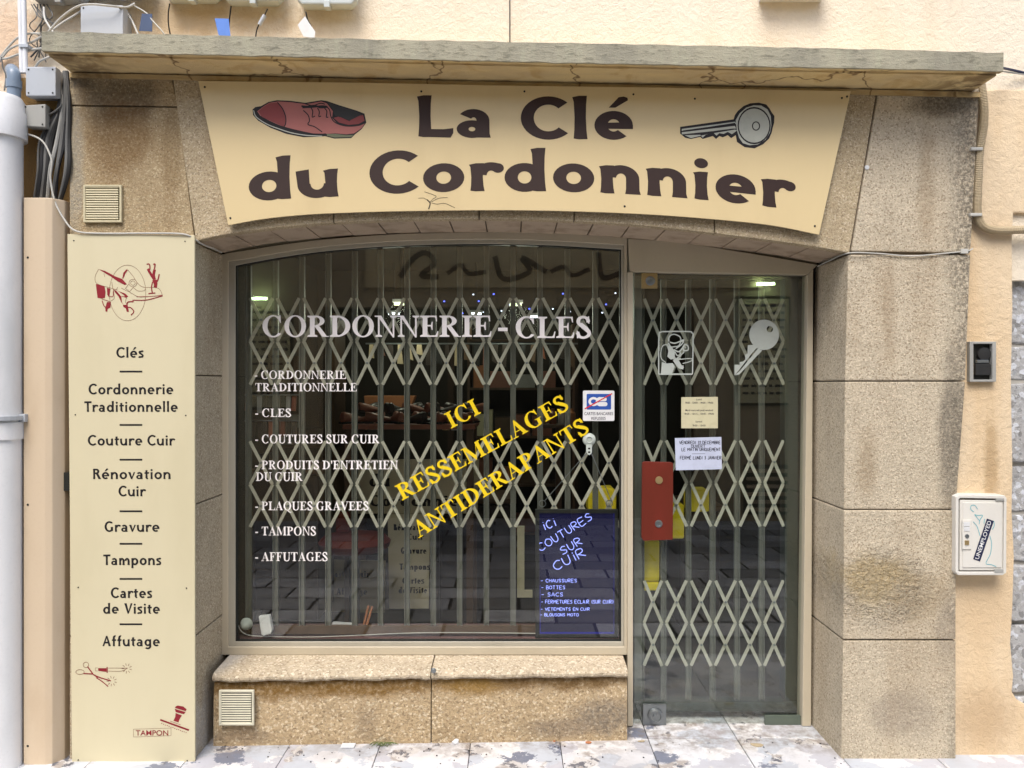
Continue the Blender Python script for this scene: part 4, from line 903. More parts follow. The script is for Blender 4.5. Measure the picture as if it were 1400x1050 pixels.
def meterbox(label, x0, x1, yb, mat='meter', latch=True, Y=-.03):
    yb -= 10
    t = thing('meter_box', label, 'meter box', P((x0+x1)/2, yb, Y), 'rounded meter boxes in a row above the ledge')
    b = MB().pprism([(x0+3, -95), (x1-3, -95), (x1, -90), (x1, yb-9), (x1-7, yb-2), (x0+7, yb-2), (x0, yb-9), (x0, -90)], Y, Y+.045).build('cover', M[mat], t, bevel=.010, seg=3)
    MB().pprism([(x0+5, -95), (x1-3, -95), (x1-3, yb-7), (x1-9, yb), (x0+9, yb), (x0+4, yb-7)], Y+.046, .06).build('base', M[mat], t, bevel=.006)
    cx = (x0+x1)/2
    MB().lathe([(4.2*.003, 0), (4*.003, .004), (.001, .005)], P(cx, yb-15, Y), 16, 'Y').build('seal', M['white'], t)
    MB().pbox(cx-4, cx+4, yb-8, yb+1.5, Y-.006, Y+.03).build('latch', M[mat], t, bevel=.002)
    return t
meterbox('dirty grey meter box nearest the vertical conduit, upper left corner', 39, 118, 11, 'grey_old')
meterbox('grey meter box cut off above the largest junction box', 121, 206, 4, 'grey_old')
meterbox('meter box above the blank wall left of the bright blue tag', 221.5, 301, 9.5)
meterbox('meter box directly above the bright blue tag', 304, 386, 13)
meterbox('rightmost rounded meter box, above the white paper tag', 405.5, 487.5, 18)

def cable(label, pts, r, mat, name='cable', cat='cable', smooth=6, group=None, seg=6):
    o = MB().tube([P(a, b, y) for a, b, y in pts], r, seg, smooth=smooth).build(name, M[mat], smooth=True)
    return tag(o, label, cat, group)
cable('thin black cable hanging below the meter box left of the blue tag', [(232, 5, -.03), (230, 20, .0), (231, 38, .02), (236, 60, .04)], .003, 'wire_b')
cable('black cable passing beside the bright blue tag', [(316, 8, -.03), (314, 24, -.01), (313, 38, .0), (314, 60, .03)], .0032, 'wire_b')
cable('black cable with a grey inline connector above the ledge', [(366, 12, -.03), (360, 24, -.02), (353, 36, -.01), (350, 47, .0), (349, 65, .02)], .0028, 'wire_b')
tag(MB().tube([P(362, 21, -.02), P(354.5, 34, -.02)], .0085, 10).build('cable_connector', M['grey_pl'], smooth=True), 'small grey inline connector on black cable under meter boxes', 'connector')
cable('short black cable running down beside the white paper tag', [(418, 16, -.03), (421, 28, -.02), (426, 38, -.01), (430, 60, .0)], .003, 'wire_b')
cable('hairline dark wire running straight up the cream wall above the sign', [(697, -60, .056), (697, 20, .056), (697, 62, .056)], .0022, 'wire_b', smooth=0)
def tagcard(label, pts, mat, Y=-.03, name='tag'):
    return tag(MB().pprism(pts, Y, Y+.002).build(name, M[mat]), label, 'tag')
tagcard('bright blue plastic tag hanging above the ledge', [(293.5, 25), (312.5, 25.5), (315, 49), (299, 49)], 'blue')
tagcard('dark blue tag in the shade right of the largest junction box', [(194, 18.5), (208, 19), (208, 43), (190, 42), (192, 30)], 'bluedk')
tagcard('folded white paper tag hanging below the rightmost meter box', [(417, 22), (423, 32), (431, 43), (430, 52), (415, 50), (407, 34)], 'white')
# tangle behind the ledge's left end
for i, (lb, pts, r, m) in enumerate([
    ('white cable arching over the largest junction box', [(66, 44, -.09), (84, 24, -.10), (106, 9, -.11), (125, 6, -.11), (150, 8, -.1), (172, 10, -.06), (184, 5, -.03)], .0045, 'wire_w'),
    ('white cable dropping behind the ledge from the dirty meter box', [(60, 10, -.02), (61, 24, -.04), (66, 34, -.06), (74, 46, -.07)], .0042, 'wire_w'),
    ('pale cable crossing right of the largest junction box', [(170, 14, .0), (178, 24, -.02), (184, 36, -.04), (190, 50, -.05)], .004, 'wire_w'),
    ('thin white cable curving down past the dark blue tag', [(184, 8, .0), (200, 18, -.02), (210, 30, -.03), (224, 46, -.03), (228, 60, .0)], .0032, 'wire_w'),
    ('pale cable looping left behind the lilac conduit', [(56, 46, -.06), (40, 46, .0), (24, 52, .02), (10, 66, .03), (-4, 84, .04)], .0045, 'wire_w'),
    ('second pale cable looping behind the lilac conduit, lower', [(57, 50, -.06), (42, 58, .0), (24, 62, .02), (10, 70, .03), (-6, 92, .04)], .0045, 'wire_w'),
    ('grey cable under the pale loops at the far upper left', [(58, 66, -.06), (44, 68, -.02), (26, 74, .02), (8, 80, .03), (-8, 80, .04)], .0045, 'wire_w'),
    ('white cable bending into the top of the square junction box', [(72, 76, -.06), (62, 80, -.07), (54, 84, -.05), (48, 92, -.02)], .0045, 'wire_w'),
    ('dark cable over the soiled wall corner above the elbow pipe', [(2, 78, .03), (4, 92, .03), (8, 104, .03), (6, 124, .03)], .003, 'wire_g'),
    ('grey cable joining the smaller junction box to the bundle', [(62, 158, -.01), (72, 154, -.02), (82, 146, -.02), (86, 138, .0)], .0035, 'wire_g'),
    ('pale cable behind the largest junction box, left side', [(66, 46, -.04), (84, 32, -.02), (100, 22, .0), (112, 14, .02)], .0042, 'wire_w')]):
    cable(lb, pts, r, m, seg=8)
for i in range(9):   # vertical dusty bundle
    a = random.uniform(-4, 4); x = 46+i*4.8+random.uniform(-2, 2)
    pts = [(84+i*.9 if i > 4 else 66+i*3, 98, .02), (82+i*1.2+a, 140, -.005), (x+20-i*1.2 if i > 3 else x+10, 190, .0), (x+6+a, 235, -.01), (min(x, 80), 282, .02)]
    cable('dusty dark cable in the hanging bundle by the left pillar, '+NTH[i], pts, random.choice([.005, .007, .009, .011]), ['wire_g', 'wire_b', 'wire_g', 'charcoal', 'grey_old', 'wire_g', 'wire_b', 'wire_g', 'charcoal'][i], group='dusty cables hanging in a bundle above the beige duct', seg=8)
for i in range(7):
    a = random.uniform(0, 6)
    rr = lambda v, d=9: v+random.uniform(-d, d)
    pts = [(rr(52, 12), 6, .02), (rr(64, 20), 22, rr(-.01, .02)), (rr(58, 22), 36, rr(0, .02)), (rr(50, 16), 56, .02), (rr(62, 22), rr(80, 8), .03)]
    cable('thin dusty cable in the tangle right of the lilac conduit, '+NTH[i], pts, random.uniform(.002, .004), 'wire_g', group='thin cables tangled above the square junction box', seg=6)
cable('thin white cable from the left boxes along the tall sign top to the arch', [(31, 182, -.02), (46, 186, -.03), (58, 193, -.035), (66, 206, -.035), (71, 222, -.035), (69, 244, -.03), (75, 275, -.03), (88, 300, -.03), (102, 315, -.03), (130, 319, -.028), (200, 319, -.028), (245, 319.5, -.03), (262, 324, -.02), (275, 333, .02), (292, 340, .10), (303, 345, .26)], .0038, 'wire_w', seg=8)

# right side
cable('white wire clipped across the top of the right pillar', [(1118, 364, .28), (1135, 356, .15), (1160, 346, -.006), (1200, 346.5, -.006), (1245, 350, -.008), (1290, 346.5, -.006), (1322, 343, -.006), (1330, 340, .01)], .0028, 'wire_w')
tag(MB().pbox(1314, 1324, 340, 346.5, -.012, .0).build('cable_clip', M['wire_w'], bevel=.002), 'small white cable clip at the right end of the pillar wire', 'clip')
cc = thing('corrugated_conduit', 'beige corrugated conduit bending down the wall right of the stone pillar', 'conduit', P(1338, 200, .03))
cpts = crom([(1338, 100), (1342, 122), (1345, 150), (1344, 175), (1339, 205), (1337, 240), (1336, 270), (1336, 292), (1341, 306), (1352, 313), (1370, 315), (1400, 314), (1460, 312)], 26)
MB().tube([P(a, b, .01) for a, b in cpts], .0165, 10, rib=.12).build('tube', M['conduit'], cc, smooth=False)
for a, b in ((1337, 203), (1336, 293)): MB().pbox(a-9, a+7, b-2, b+2, -.014, .04).build('clamp', M['wire_w'], cc, bevel=.002)
cable('dark blue cable leaving the ledge end towards the right edge', [(1366, 92, -.05), (1385, 96, .01), (1420, 104, .05)], .006, 'navy')
cable('thin white cable under the dark blue one right of the ledge', [(1360, 96, -.05), (1380, 99, .01), (1420, 104.5, .045)], .0035, 'wire_w')
tag(MB().lathe([(.010, 0), (.009, .004), (.003, .005)], P(1185, 229, 0), 12, 'Y').build('stone_plug', M['white'], smooth=True), 'small pale filler plug in the slanted joint right of the sign', 'plug')
sb = thing('switch_box', 'small open black switch box set in pale render right of the pillar', 'switch box', P(1345, 520, .03))
strip_frame([(1326, 467), (1362, 467), (1362, 522), (1326, 522)], [(1331, 470), (1357, 470), (1357, 519), (1331, 519)], .012, .05).build('frame', M['grey_old'], sb, bevel=.002)
MB().pbox(1331, 1357, 470, 519, .034, .0345).build('back', M['dark'], sb)
MB().lathe([(.030, 0), (.028, .012), (.012, .014)], P(1344, 484, .033), 20, 'Y').build('dial', M['charcoal'], sb, smooth=True)
MB().pbox(1334, 1355, 497, 513, .018, .033).build('breaker', M['charcoal'], sb, bevel=.003)
MB().pbox(1336, 1352, 492, 496, .016, .033).build('terminal', M['steel'], sb, bevel=.001)
ub = thing('utility_box', 'white electric meter cabinet with black sticker and turquoise scribble', 'utility box', P(1341, 786, 0))
UY = -.03
strip_frame([(1307, 679), (1312, 676.5), (1374, 677.5), (1376.5, 681), (1376, 783), (1371, 786.5), (1310, 786.5), (1306.5, 782)], [(1311, 683), (1313, 681), (1372, 682), (1373, 683), (1372, 780), (1370, 782), (1312, 782), (1310.5, 780)], UY, .04).build('frame', M['utility'], ub, bevel=.003)
MB().pprism([(1312.5, 683.5), (1371.5, 684), (1371, 780), (1312, 780)], UY+.004, UY+.02).build('door', M['utility'], ub, bevel=.003)
MB().pprism([(1317, 687), (1370, 687.5), (1369.5, 776), (1316.5, 776)], UY+.0005, UY+.006).build('door_panel', M['utility'], ub, bevel=.002)
MB().pbox(1362, 1373, 681.5, 684.5, UY-.002, UY+.01).build('hinge', M['grey_old'], ub); MB().pbox(1360, 1372, 778.5, 783, UY-.002, UY+.01).build('hinge', M['grey_old'], ub)
MB().pbox(1316, 1328, 711, 751, UY-.004, UY+.001).build('lock_plate', M['utility'], ub, bevel=.001)
for y in (714, 720.5): MB().pbox(1318, 1326, y, y+5.5, UY-.006, UY-.003).build('window', M['white'], ub)
MB().lathe([(.009, 0), (.008, .003), (.001, .003)], P(1322, 733, UY-.004), 14, 'Y').build('lock', M['steel'], ub)
MB().pbox(1319.5, 1325, 739, 745, UY-.007, UY-.003).build('lock', M['brass'], ub)
sc_ = lambda L: [(1290+u/7.5, 660+v/7.5) for u, v in L]
MB().flat(sum([ribbon(sc_(L), .85) for L in ([(350,270),(320,232),(285,235),(280,270),(310,300)], [(318,325),(350,335),(400,335),(375,380),(365,425)], [(318,325),(370,390)], [(305,400),(345,450),(375,545)], [(420,370),(415,420)], [(515,390),(520,440),(500,480)], [(475,545),(492,620),(480,730),(435,825),(490,840),(540,860)])], []), UY-.0005).build('scribble', M['skyblue'], ub)
st = MB().flat(spin(rect(0, 5, 58.5, -5), 1335.2, 766, math.radians(71.2), 0, 0), UY-.0009).build('sticker', M['navy'], ub)
MB().flat(spin(sans('UNEMPLOYED', 2, 56.5, 2.2, 5.6), 1335.2, 766, math.radians(71.2), 0, 0), UY-.0013).build('lettering', M['whiteprint'], st)

# ---------------------------------------------------------------- stickers, papers and hanging things at the glass
def card(name, label, cat, polys, mat, Y, th=.001):
    t = thing(name, label, cat, P(*polys[0][0], Y))
    MB().pprism(polys[0], Y, Y+th).build('sheet', M[mat], t); return t
YW = YF+.022
cb = card('card_sticker', 'white sticker with crossed-out blue card logo at the window right side', 'sticker', rrect(797, 534, 840, 575.5, 2), 'whiteprint', YW)
pr = lambda polys, mat, Y, par, nm='print': MB().flat(polys, Y).build(nm, M[mat], par)
pr(rrect(802, 538.5, 835.5, 560, 1.5), 'cbblue', YW-.0003, cb)
pr(ring(811.5, 549, 7, 6.2, 3.4, 3.2, 40, 320)+ring(820, 549, 5.5, 6.2, 3, 3.2, 60, 300)+rrect(817, 543, 829.5, 548.6, 2.6)+rrect(817, 549.6, 830.5, 555.4, 2.8), 'whiteprint', YW-.0005, cb)
pr(ribbon([(799.5, 559), (837, 538)], 1.5), 'redline', YW-.0014, cb)
pr(sans('CARTES BANCAIRES', 799, 838, 567.5, 4.3)+sans('REFUSEES', 808.5, 828, 573.8, 4.0), 'ink', YW-.0005, cb, 'lettering')
kd = thing('key_decal', 'large frosted white key decal on upper right of the glass door', 'sticker', P(1035, 512, YD-.001))
YK = YD-.0015
ks = 7.368
kk = lambda L: [(890+u/ks, 440+v/ks) for u, v in L]
hx, hy = kk([(1140, 130)])[0]
# bow with a hole, shaft split by a slot
def bow():
    out = []; n = 40; hcx, hcy, hr = kk([(1197, 73)])[0][0], kk([(1197, 73)])[0][1], 4.3
    for i in range(n):
        a, b = 2*math.pi*i/n, 2*math.pi*(i+1)/n
        out.append([(hx+20.3*math.cos(a), hy+20.8*math.sin(a)), (hx+20.3*math.cos(b), hy+20.8*math.sin(b)), (hcx+hr*math.cos(b), hcy+hr*math.sin(b)), (hcx+hr*math.cos(a), hcy+hr*math.sin(a))])
    return out
pr(bow(), 'decal', YK, kd, 'key_bow')
pr([kk([(975,235),(1030,232),(1080,262),(1062,266),(1010,325),(885,488),(842,538),(842,432),(895,432),(893,405),(925,400),(950,380),(948,328),(972,325)]), kk([(1078,268),(1120,290),(985,430),(890,530),(842,538),(890,500)])], 'decal', YK-.0002, kd, 'key_blade')
cbd = thing('cobbler_decal', 'white outline decal of a cobbler at work in a rounded frame', 'sticker', P(923, 512, YD-.001))
cl = []
for L, wd in (([(78,525),(80,150),(100,105),(150,98),(380,98),(415,115),(425,160),(418,525)], 1.7), ([(78,527),(418,527)], 2.0), ([(180,200),(185,150),(230,125),(290,150),(300,195),(280,240),(240,250),(200,250),(175,210)], 1.5), ([(190,205),(240,215),(300,195),(330,190)], 1.8),
              ([(300,195),(335,185)], 3), ([(170,230),(120,240),(100,300),(105,370),(150,410)], 1.2), ([(230,280),(280,300),(320,260),(340,230),(370,240),(375,280),(340,290),(320,260)], 1.8), ([(335,250),(355,265)], 1.2), ([(240,300),(270,340),(330,310),(325,270)], 1.4), ([(240,370),(270,400),(300,450),(325,470)], 4.0), ([(270,380),(400,370),(405,395),(320,420)], 1.2), ([(250,270),(300,235),(330,200)], 1.6), ([(290,300),(300,340),(260,370),(300,372)], 1.4)):
    cl += ribbon(kk(L), wd)
cl += [kk([(165,235),(215,260),(240,300),(240,370),(200,380),(165,350),(175,300)]), kk([(110,405),(160,420),(220,415),(240,450),(210,525),(100,525)]), kk([(220,390),(265,375),(290,440),(330,440),(325,480),(280,470)])]
pr(cl, 'decal', YK, cbd, 'figure')
op = card('opening_hours_card', 'small cream card with printed opening hours on the glass door', 'notice', [[(931.5, 543), (981.5, 542.5), (981.5, 585.5), (931.5, 585.5)]], 'paper', YD-.003)
pr(sans('Lundi', 952, 959.5, 547.2, 2.4)+sans('9h00 - 12h00 - 14h00 - 19h00', 937, 975, 551.8, 2.6)+sans('Mardi mercredi jeudi vendredi', 937, 975, 562, 2.6)+sans('8h30 - 12h15 - 13h45 - 19h00', 936, 976, 567, 2.6)+sans('Samedi', 951, 960, 577.5, 2.4)+sans('9h00 - 13h00', 947, 964.5, 583, 2.6), 'ink', YD-.0034, op, 'lettering')
np = card('handwritten_notice', 'handwritten white notice taped below the opening hours card', 'notice', [[(922.8, 599), (986.3, 597.3), (987, 641.5), (924, 643)]], 'paper2', YD-.003)
pr(hand('VENDREDI 31 DECEMBRE', 929, 985, 607, 4, .75)+hand('OUVERT', 945, 964, 612, 4, .75)+hand('LE MATIN UNIQUEMENT', 932, 985, 616.5, 4, .75)+ribbon([(946, 620.5), (964, 620.3)], .5)+hand('FERMÉ LUNDI 3 JANVIER', 930, 986, 628, 4.2, .75), 'ink', YD-.0034, np, 'lettering')
hk = thing('suction_hook', 'clear white suction hook holding the strings of the lit blue board', 'hook', P(805, 622, YW))
MB().lathe([(.031, 0), (.026, .006), (.014, .010), (.012, .006), (.001, .006)], P(805.5, 601, YW+.01), 20, 'Y').build('cup', M['decal'], hk, smooth=True)
MB().pprism([(801.5, 608), (809.5, 608), (809.5, 619), (806, 622.5), (803, 621), (801.5, 617)], YW-.002, YW+.008).build('hook', M['decal'], hk, bevel=.002)
for i, y in enumerate((612, 617)): MB().pbox(804, 807, y, y+2.4, YW-.0026, YW-.002).build('slot', M['charcoal'], hk)
# lit writing board
YB = YF+.062
bd = thing('light_writing_board', 'dark framed board with glowing blue handwriting hanging in the window corner', 'illuminated board', P(788, 870, YB))
strip_frame([(732, 696.5), (845, 696.5), (845, 873), (732, 873)], [(737.5, 702), (840.5, 702), (840.5, 867), (737.5, 867)], YB, YB+.02).build('frame', M['dark'], bd, bevel=.002)
gp = NT('dark glossy board'); gp.out((.008, .008, .02), .12, spec=.6, emit=(.05, .045, .28), es=.05)
MB().pbox(737.5, 840.5, 702, 867, YB+.006, YB+.010).build('board', gp.m, bd)
E1 = emis('glowing blue ink', (.30, .36, 1.0), 1.0); E2 = emis('edge light of the board', (.05, .06, .8), .17)
bu = lambda L: [(725+u/4.377, 640+v/4.377) for u, v in L]
def inc(txt, o, ln, cap, ang, pen): return spin(hand(txt, 0, ln, 0, cap, pen, .02), o[0], o[1], math.radians(ang), 0, 0)
ink = inc('iCi', bu([(85, 372)])[0], 17, 11, 21, 1.3)+inc('COUTURES', bu([(62, 500)])[0], 84, 10.5, 32, 1.2)+inc('SUR', bu([(195, 520)])[0], 31, 10.5, 30, 1.2)+inc('CUiR', bu([(152, 615)])[0], 46, 12, 27, 1.3)
for txt, x0, x1, y, cp in (('- CHAUSSURES', 62, 278, 683, 4.4), ('- BOTTES', 65, 208, 724, 4.6), ('- SACS', 65, 195, 767, 5), ('- FERMETURES ECLAIR (SUR CUIR)', 65, 496, 810, 4.6), ('- VETEMENTS EN CUIR', 62, 355, 852, 3.8), ('- BLOUSONS MOTO', 60, 288, 886, 3.8)):
    a, y_ = bu([(x0, y)])[0]; ink += hand(txt, a, bu([(x1, y)])[0][0], y_, cp, .75, .02)
MB().flat(ink, YB+.0055).build('handwriting', E1, bd)
MB().flat(rect(738.5, 864, 839, 866.5)+rect(738, 800, 739, 866)+rect(839, 700, 839.6, 866), YB+.0052).build('edge_light', E2, bd)
for x in (741.5, 833):
    MB().tube([P(x+4.6*math.cos(a/12*math.pi*2), 688.5+4.6*math.sin(a/12*math.pi*2), YB+.006) for a in range(13)], .0022, 6).build('ring', M['steel'], bd)
    MB().tube([P(x+3, 685, YB+.004), P(805+(x > 800)*2, 616, YW)], .0022, 6).build('cord', M['steel'], bd)

# plug and cable on the shelf
pl = thing('plug_adapter', 'white plug adapter standing in the lower left corner of the window', 'plug', P(361, 869, .352))
MB().pprism([(353, 843), (368, 841.5), (372, 862), (370, 867), (360, 870), (357, 868)], .350, .38).build('body', M['white'], pl, bevel=.006, seg=3)
MB().pprism([(348, 836), (356, 833), (358, 842), (352, 845)], .385, .40).build('pin', M['charcoal'], pl, bevel=.002)
MB().lathe([(.030, 0), (.022, .02), (.012, .03), (.004, .034)], P(337, 853, .39), 18, 'Y').build('bulb', M['decal'], pl, smooth=True)
cable('thin pale cable lying along the window shelf from the white plug', [(324, 838, .37), (326, 856, .37), (336, 867, .37), (360, 870, .38), (420, 871, .38), (480, 869, .38), (560, 865.5, .39), (640, 865, .39), (735, 866, .39)], .0022, 'wire_w', smooth=5)
# ---------------------------------------------------------------- shop interior
def solid(name, mat, *b): return struct(MB().box(*b).build(name, M[mat]))
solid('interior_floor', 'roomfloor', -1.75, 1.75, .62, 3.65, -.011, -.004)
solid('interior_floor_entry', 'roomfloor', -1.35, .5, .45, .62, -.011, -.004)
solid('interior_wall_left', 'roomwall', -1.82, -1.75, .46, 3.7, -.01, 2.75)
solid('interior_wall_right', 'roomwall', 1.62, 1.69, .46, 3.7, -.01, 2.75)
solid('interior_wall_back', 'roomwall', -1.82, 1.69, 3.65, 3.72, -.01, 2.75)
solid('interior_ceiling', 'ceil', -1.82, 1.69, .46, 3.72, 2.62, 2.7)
ws = thing('window_shelf', 'low display shelf covered in dusty pink felt behind the window', 'shelf', (-.5, .5, 0))
MB().box(-1.34, .515, .365, .60, .372, .392).build('top', M['pinkfelt'], ws, bevel=.002)
MB().box(-1.34, .515, .58, .60, 0, .371).build('riser', M['wood'], ws)
# back shelves with shoe boxes
for si, (x0, x1, Y, lab) in enumerate([(-.35, .52, 3.25, 'dark wooden shelves of boxes at the back of the shop, left of the door'), (-1.7, -1.25, 2.3, 'dark wooden shelves in the shadow at the left wall')]):
    sh = thing('shelf_unit', lab, 'shelf', ((x0+x1)/2, Y, 0))
    for z in (.35, .75, 1.15, 1.55, 1.95): MB().box(x0, x1, Y-.15, Y+.2, z, z+.02).build('shelf', M['wood'], sh)
    for x in (x0, x1): MB().box(x-.02, x, Y-.15, Y+.2, 0, 2.1).build('side', M['wood'], sh)
    for zi, z in enumerate((.37, .77, 1.17, 1.57)):
        x = x0+.03
        n_ = 0
        while x < x1-.2:
            wdt = random.uniform(.09, .2); h = random.uniform(.1, .24)
            o = MB().box(x, x+wdt, Y-.12, Y+.12, z, z+h).build('cardboard_box', M[random.choice(['wood', 'roomwall', 'leather', 'paper', 'terracotta', 'grey_old'])])
            tag(o, 'box on the %s shelf from the floor, %s, %s' % (['lowest', 'second', 'third', 'fourth'][zi], NTH[n_], 'back of the shop' if si == 0 else 'left wall unit'), 'box', 'boxes on the back shelves' if si == 0 else 'boxes on the left wall shelves'); x += wdt+.02; n_ += 1
# shoes on a table
tb = thing('display_table', 'dark table carrying a heap of brown leather shoes', 'table', (-.55, 1.75, 0))
TY = 1.2
MB().box(WX(468, TY), WX(650, TY), TY, 1.75, WZ(580, TY)-.03, WZ(580, TY)).build('tabletop', M['leather'], tb, bevel=.004)
for x in (WX(474, TY), WX(642, TY)):
    for y in (TY+.05, 1.7): MB().box(x-.02, x+.02, y-.02, y+.02, 0, WZ(580, TY)-.031).build('leg', M['wood'], tb)
def shoe_mesh(mat):
    mb = MB(); rings = []; n = 10
    prof = [(-.135, .028, .075), (-.12, .034, .085), (-.07, .036, .075), (-.02, .036, .06), (.03, .042, .045), (.08, .044, .036), (.12, .034, .026), (.14, .012, .012)]
    vs = []
    for x, wd, h in prof:
        for k in range(n):
            a = 2*math.pi*k/n; vs.append((x, wd*math.cos(a), max(.012, .012+h*.5+h*.55*math.sin(a))))
    fs = [(i*n+k, i*n+(k+1) % n, (i+1)*n+(k+1) % n, (i+1)*n+k) for i in range(len(prof)-1) for k in range(n)]+[tuple(range(n-1, -1, -1)), tuple((len(prof)-1)*n+k for k in range(n))]
    mb.add(vs, fs)
    return mb.mesh('shoe', M[mat], smooth=True)
sole = MB().prism([(-.14, 0), (-.07, 0), (-.065, .012), (-.02, .004), (.1, .0), (.15, .01), (.14, .016), (-.14, .016)], -.035, .035).mesh('sole', M['dark'])
sm = {m: shoe_mesh(m) for m in ('leather', 'leather2', 'terracotta')}
tz = WZ(580, TY)
for i in range(22):
    x = lerp(WX(485, TY), WX(640, TY), (i % 11)/10)+random.uniform(-.02, .02); m = random.choice(['leather', 'leather', 'leather2'])
    r_ = thing('shoe', ('brown' if m == 'leather' else 'black')+' leather shoe in the '+('front' if i < 11 else 'back')+' row of the heap, '+NTH[i % 11], 'shoe', (x, TY+.1+(i//11)*.18, tz+.0+(i//11)*.05), 'leather shoes heaped on the display table')
    r_.scale = (.72, .72, .72); r_.rotation_euler = (0, 0, random.uniform(-1.2, 1.2)+(math.pi if i % 2 else 0))
    link('upper', sm[m], r_).location = (0, 0, 0); link('sole', sole, r_).location = (0, 0, 0)
o = MB().prism([(WX(500, 2.0), WZ(562, 2.0)), (WX(560, 2.0), WZ(562, 2.0)), (WX(568, 2.0), WZ(541, 2.0)), (WX(498, 2.0), WZ(541, 2.0))], 1.98, 2.1).build('clay_tray', M['terracotta'], bevel=.006)
tag(o, 'orange-brown open tray behind the heaped shoes', 'tray')
# lace rack on the left, key hooks
rk = thing('lace_rack', 'wire rack hung with small laces packets at the left of the window', 'rack', P(365, 600, .5))
for y in (540, 575): MB().tube([P(335, y, .5), P(408, y, .5)], .004, 6).build('rail', M['steel'], rk)
pk = MB().box(-.011, .011, 0, .012, -.075, 0).mesh('packet', M['leather']); pk2 = MB().box(-.011, .011, 0, .012, -.085, 0).mesh('packet', M['grey_old']); pk3 = MB().box(-.011, .011, 0, .012, -.085, 0).mesh('packet', M['roomwall'])
for row, y in enumerate((541, 576)):
    for i in range(9):
        o = link('laces_packet', random.choice([pk, pk2, pk3, pk3]), None, P(338+i*8, y, .5)+Vector((0, .005, 0))); o.rotation_euler = (0, random.uniform(-.08, .08), 0)
        tag(o, 'slim laces packet on the %s rail of the rack, %s' % ('upper' if row == 0 else 'lower', NTH[i]), 'packet', 'laces packets on the %s rail' % ('upper' if row == 0 else 'lower'))
# stored sign panels inside
def inner_board(label, x0, x1, y0, y1, Y, lines, tilt=0, mat='sign2'):
    t = thing('stored_sign_panel', label, 'sign panel', P((x0+x1)/2, y1, Y), None)
    MB().pprism([(x0, y0), (x1, y0+tilt), (x1-2, y1), (x0+2, y1-tilt)], Y, Y+.012).build('panel', M[mat], t)
    for txt, a, b, base, cap in lines: MB().flat(fit(txt, a, b, base, cap, 'hum', (2.3 if cap < 15 else 5, .15), .08), Y-.0006).build('lettering', M['blackv'], t)
inner_board('larger stored panel with du Cordonnier lettering behind the grille', 470, 655, 628, 702, 1.45, [('du', 505, 533, 665, 17), ('Cordonnier', 505, 640, 692, 15)])
inner_board('stored panel listing Rénovation Cuir to Cartes de Visite', 530, 588, 703, 832, 1.4, [('Rénovation', 538, 586, 725, 8.5), ('Cuir', 556, 580, 738, 8.5), ('Gravure', 548, 583, 757, 8.5), ('Tampons', 546, 588, 779, 8.5), ('Cartes', 550, 580, 798, 8.5), ('de Visite', 545, 584, 811, 8.5)])
inner_board('low stored panel with Affutage lettering beside the taller one', 437, 527, 765, 838, 1.35, [('Couture Cuir', 452, 505, 789, 8.5), ('Affutage', 460, 502, 813, 9)], 2)
# red seat
rs = thing('red_stool', 'dark red padded stool half hidden behind the stored panels', 'stool', (WX(480, 1.0), 1.0, 0))
MB().lathe([(.16, 0), (.19, .02), (.2, .05), (.17, .08), (.01, .09)], (WX(485, 1.0), 1.0, WZ(752, 1.0)), 24).build('seat', M['red'], rs, smooth=True)
MB().box(WX(458, 1.1), WX(478, 1.1), 1.1, 1.14, WZ(745, 1.1), WZ(700, 1.1)).build('backrest', M['red'], rs, bevel=.02)
MB().tube([(WX(485, 1.0), 1.0, 0), (WX(485, 1.0), 1.0, WZ(752, 1.0))], .03, 12).build('post', M['steel'], rs)
# pencils leaning at the shelf edge
for i, (a, b) in enumerate([((497, 856), (504, 828)), ((501, 856), (509, 829))]):
    o = tag(MB().tube([P(*a, .56), P(*b, .58)], .006, 8).build('wooden_tool', M['terracotta']), ['left one', 'right one'][i]+' of two wooden tools leaning low behind the window grille', 'tool')
tag(MB().pprism([(454, 852), (483, 854), (483, 858), (454, 857)], .53, .56).build('note_pad', M['white']), 'white pad edge lying on the window shelf near the wooden tools', 'pad')
# pale corner bracket of wood, yellow things
wb = tag(MB().pprism([(707, 720), (717, 720), (717, 808), (728, 808), (728, 817), (707, 817)], 1.1, 1.13).build('pale_angle', M['paper']), 'pale L-shaped board standing left of the lit blue board', 'board')
yc = thing('yellow_cabinet', 'bright yellow machine cabinet inside the door', 'cabinet', P(910, 790, .95))
MB().pbox(872, 902, 739, 795, .475, .6).build('side_panel', M['yellow'], yc, bevel=.01)
MB().pbox(884, 936, 690, 737, .50, .75).build('body', M['yellow'], yc, bevel=.012)
MB().pbox(942, 970, 670, 700, .52, .65).build('hood', M['yellow'], yc, bevel=.01)
MB().pbox(872, 902, 796, 808, .47, .6).build('tray', M['yellow'], yc, bevel=.01)
yh = thing('yellow_helmet_box', 'rounded yellow container behind the top of the lit board', 'container', P(822, 700, .75))
MB().pprism([(804, 700), (804, 680), (808, 674), (818, 673), (822, 668), (838, 667), (843, 672), (843, 700)], .48, .6).build('tub', M['yellow'], yh, bevel=.012)
rnd = random.Random(3)
hk2 = thing('tool_rail', 'rail of hanging tools and keys across the dim back of the shop', 'rail', P(640, 500, 1.9))
MB().tube([P(500, 470, 1.9), P(790, 470, 1.9)], .006, 6).build('rail', M['steel'], hk2)
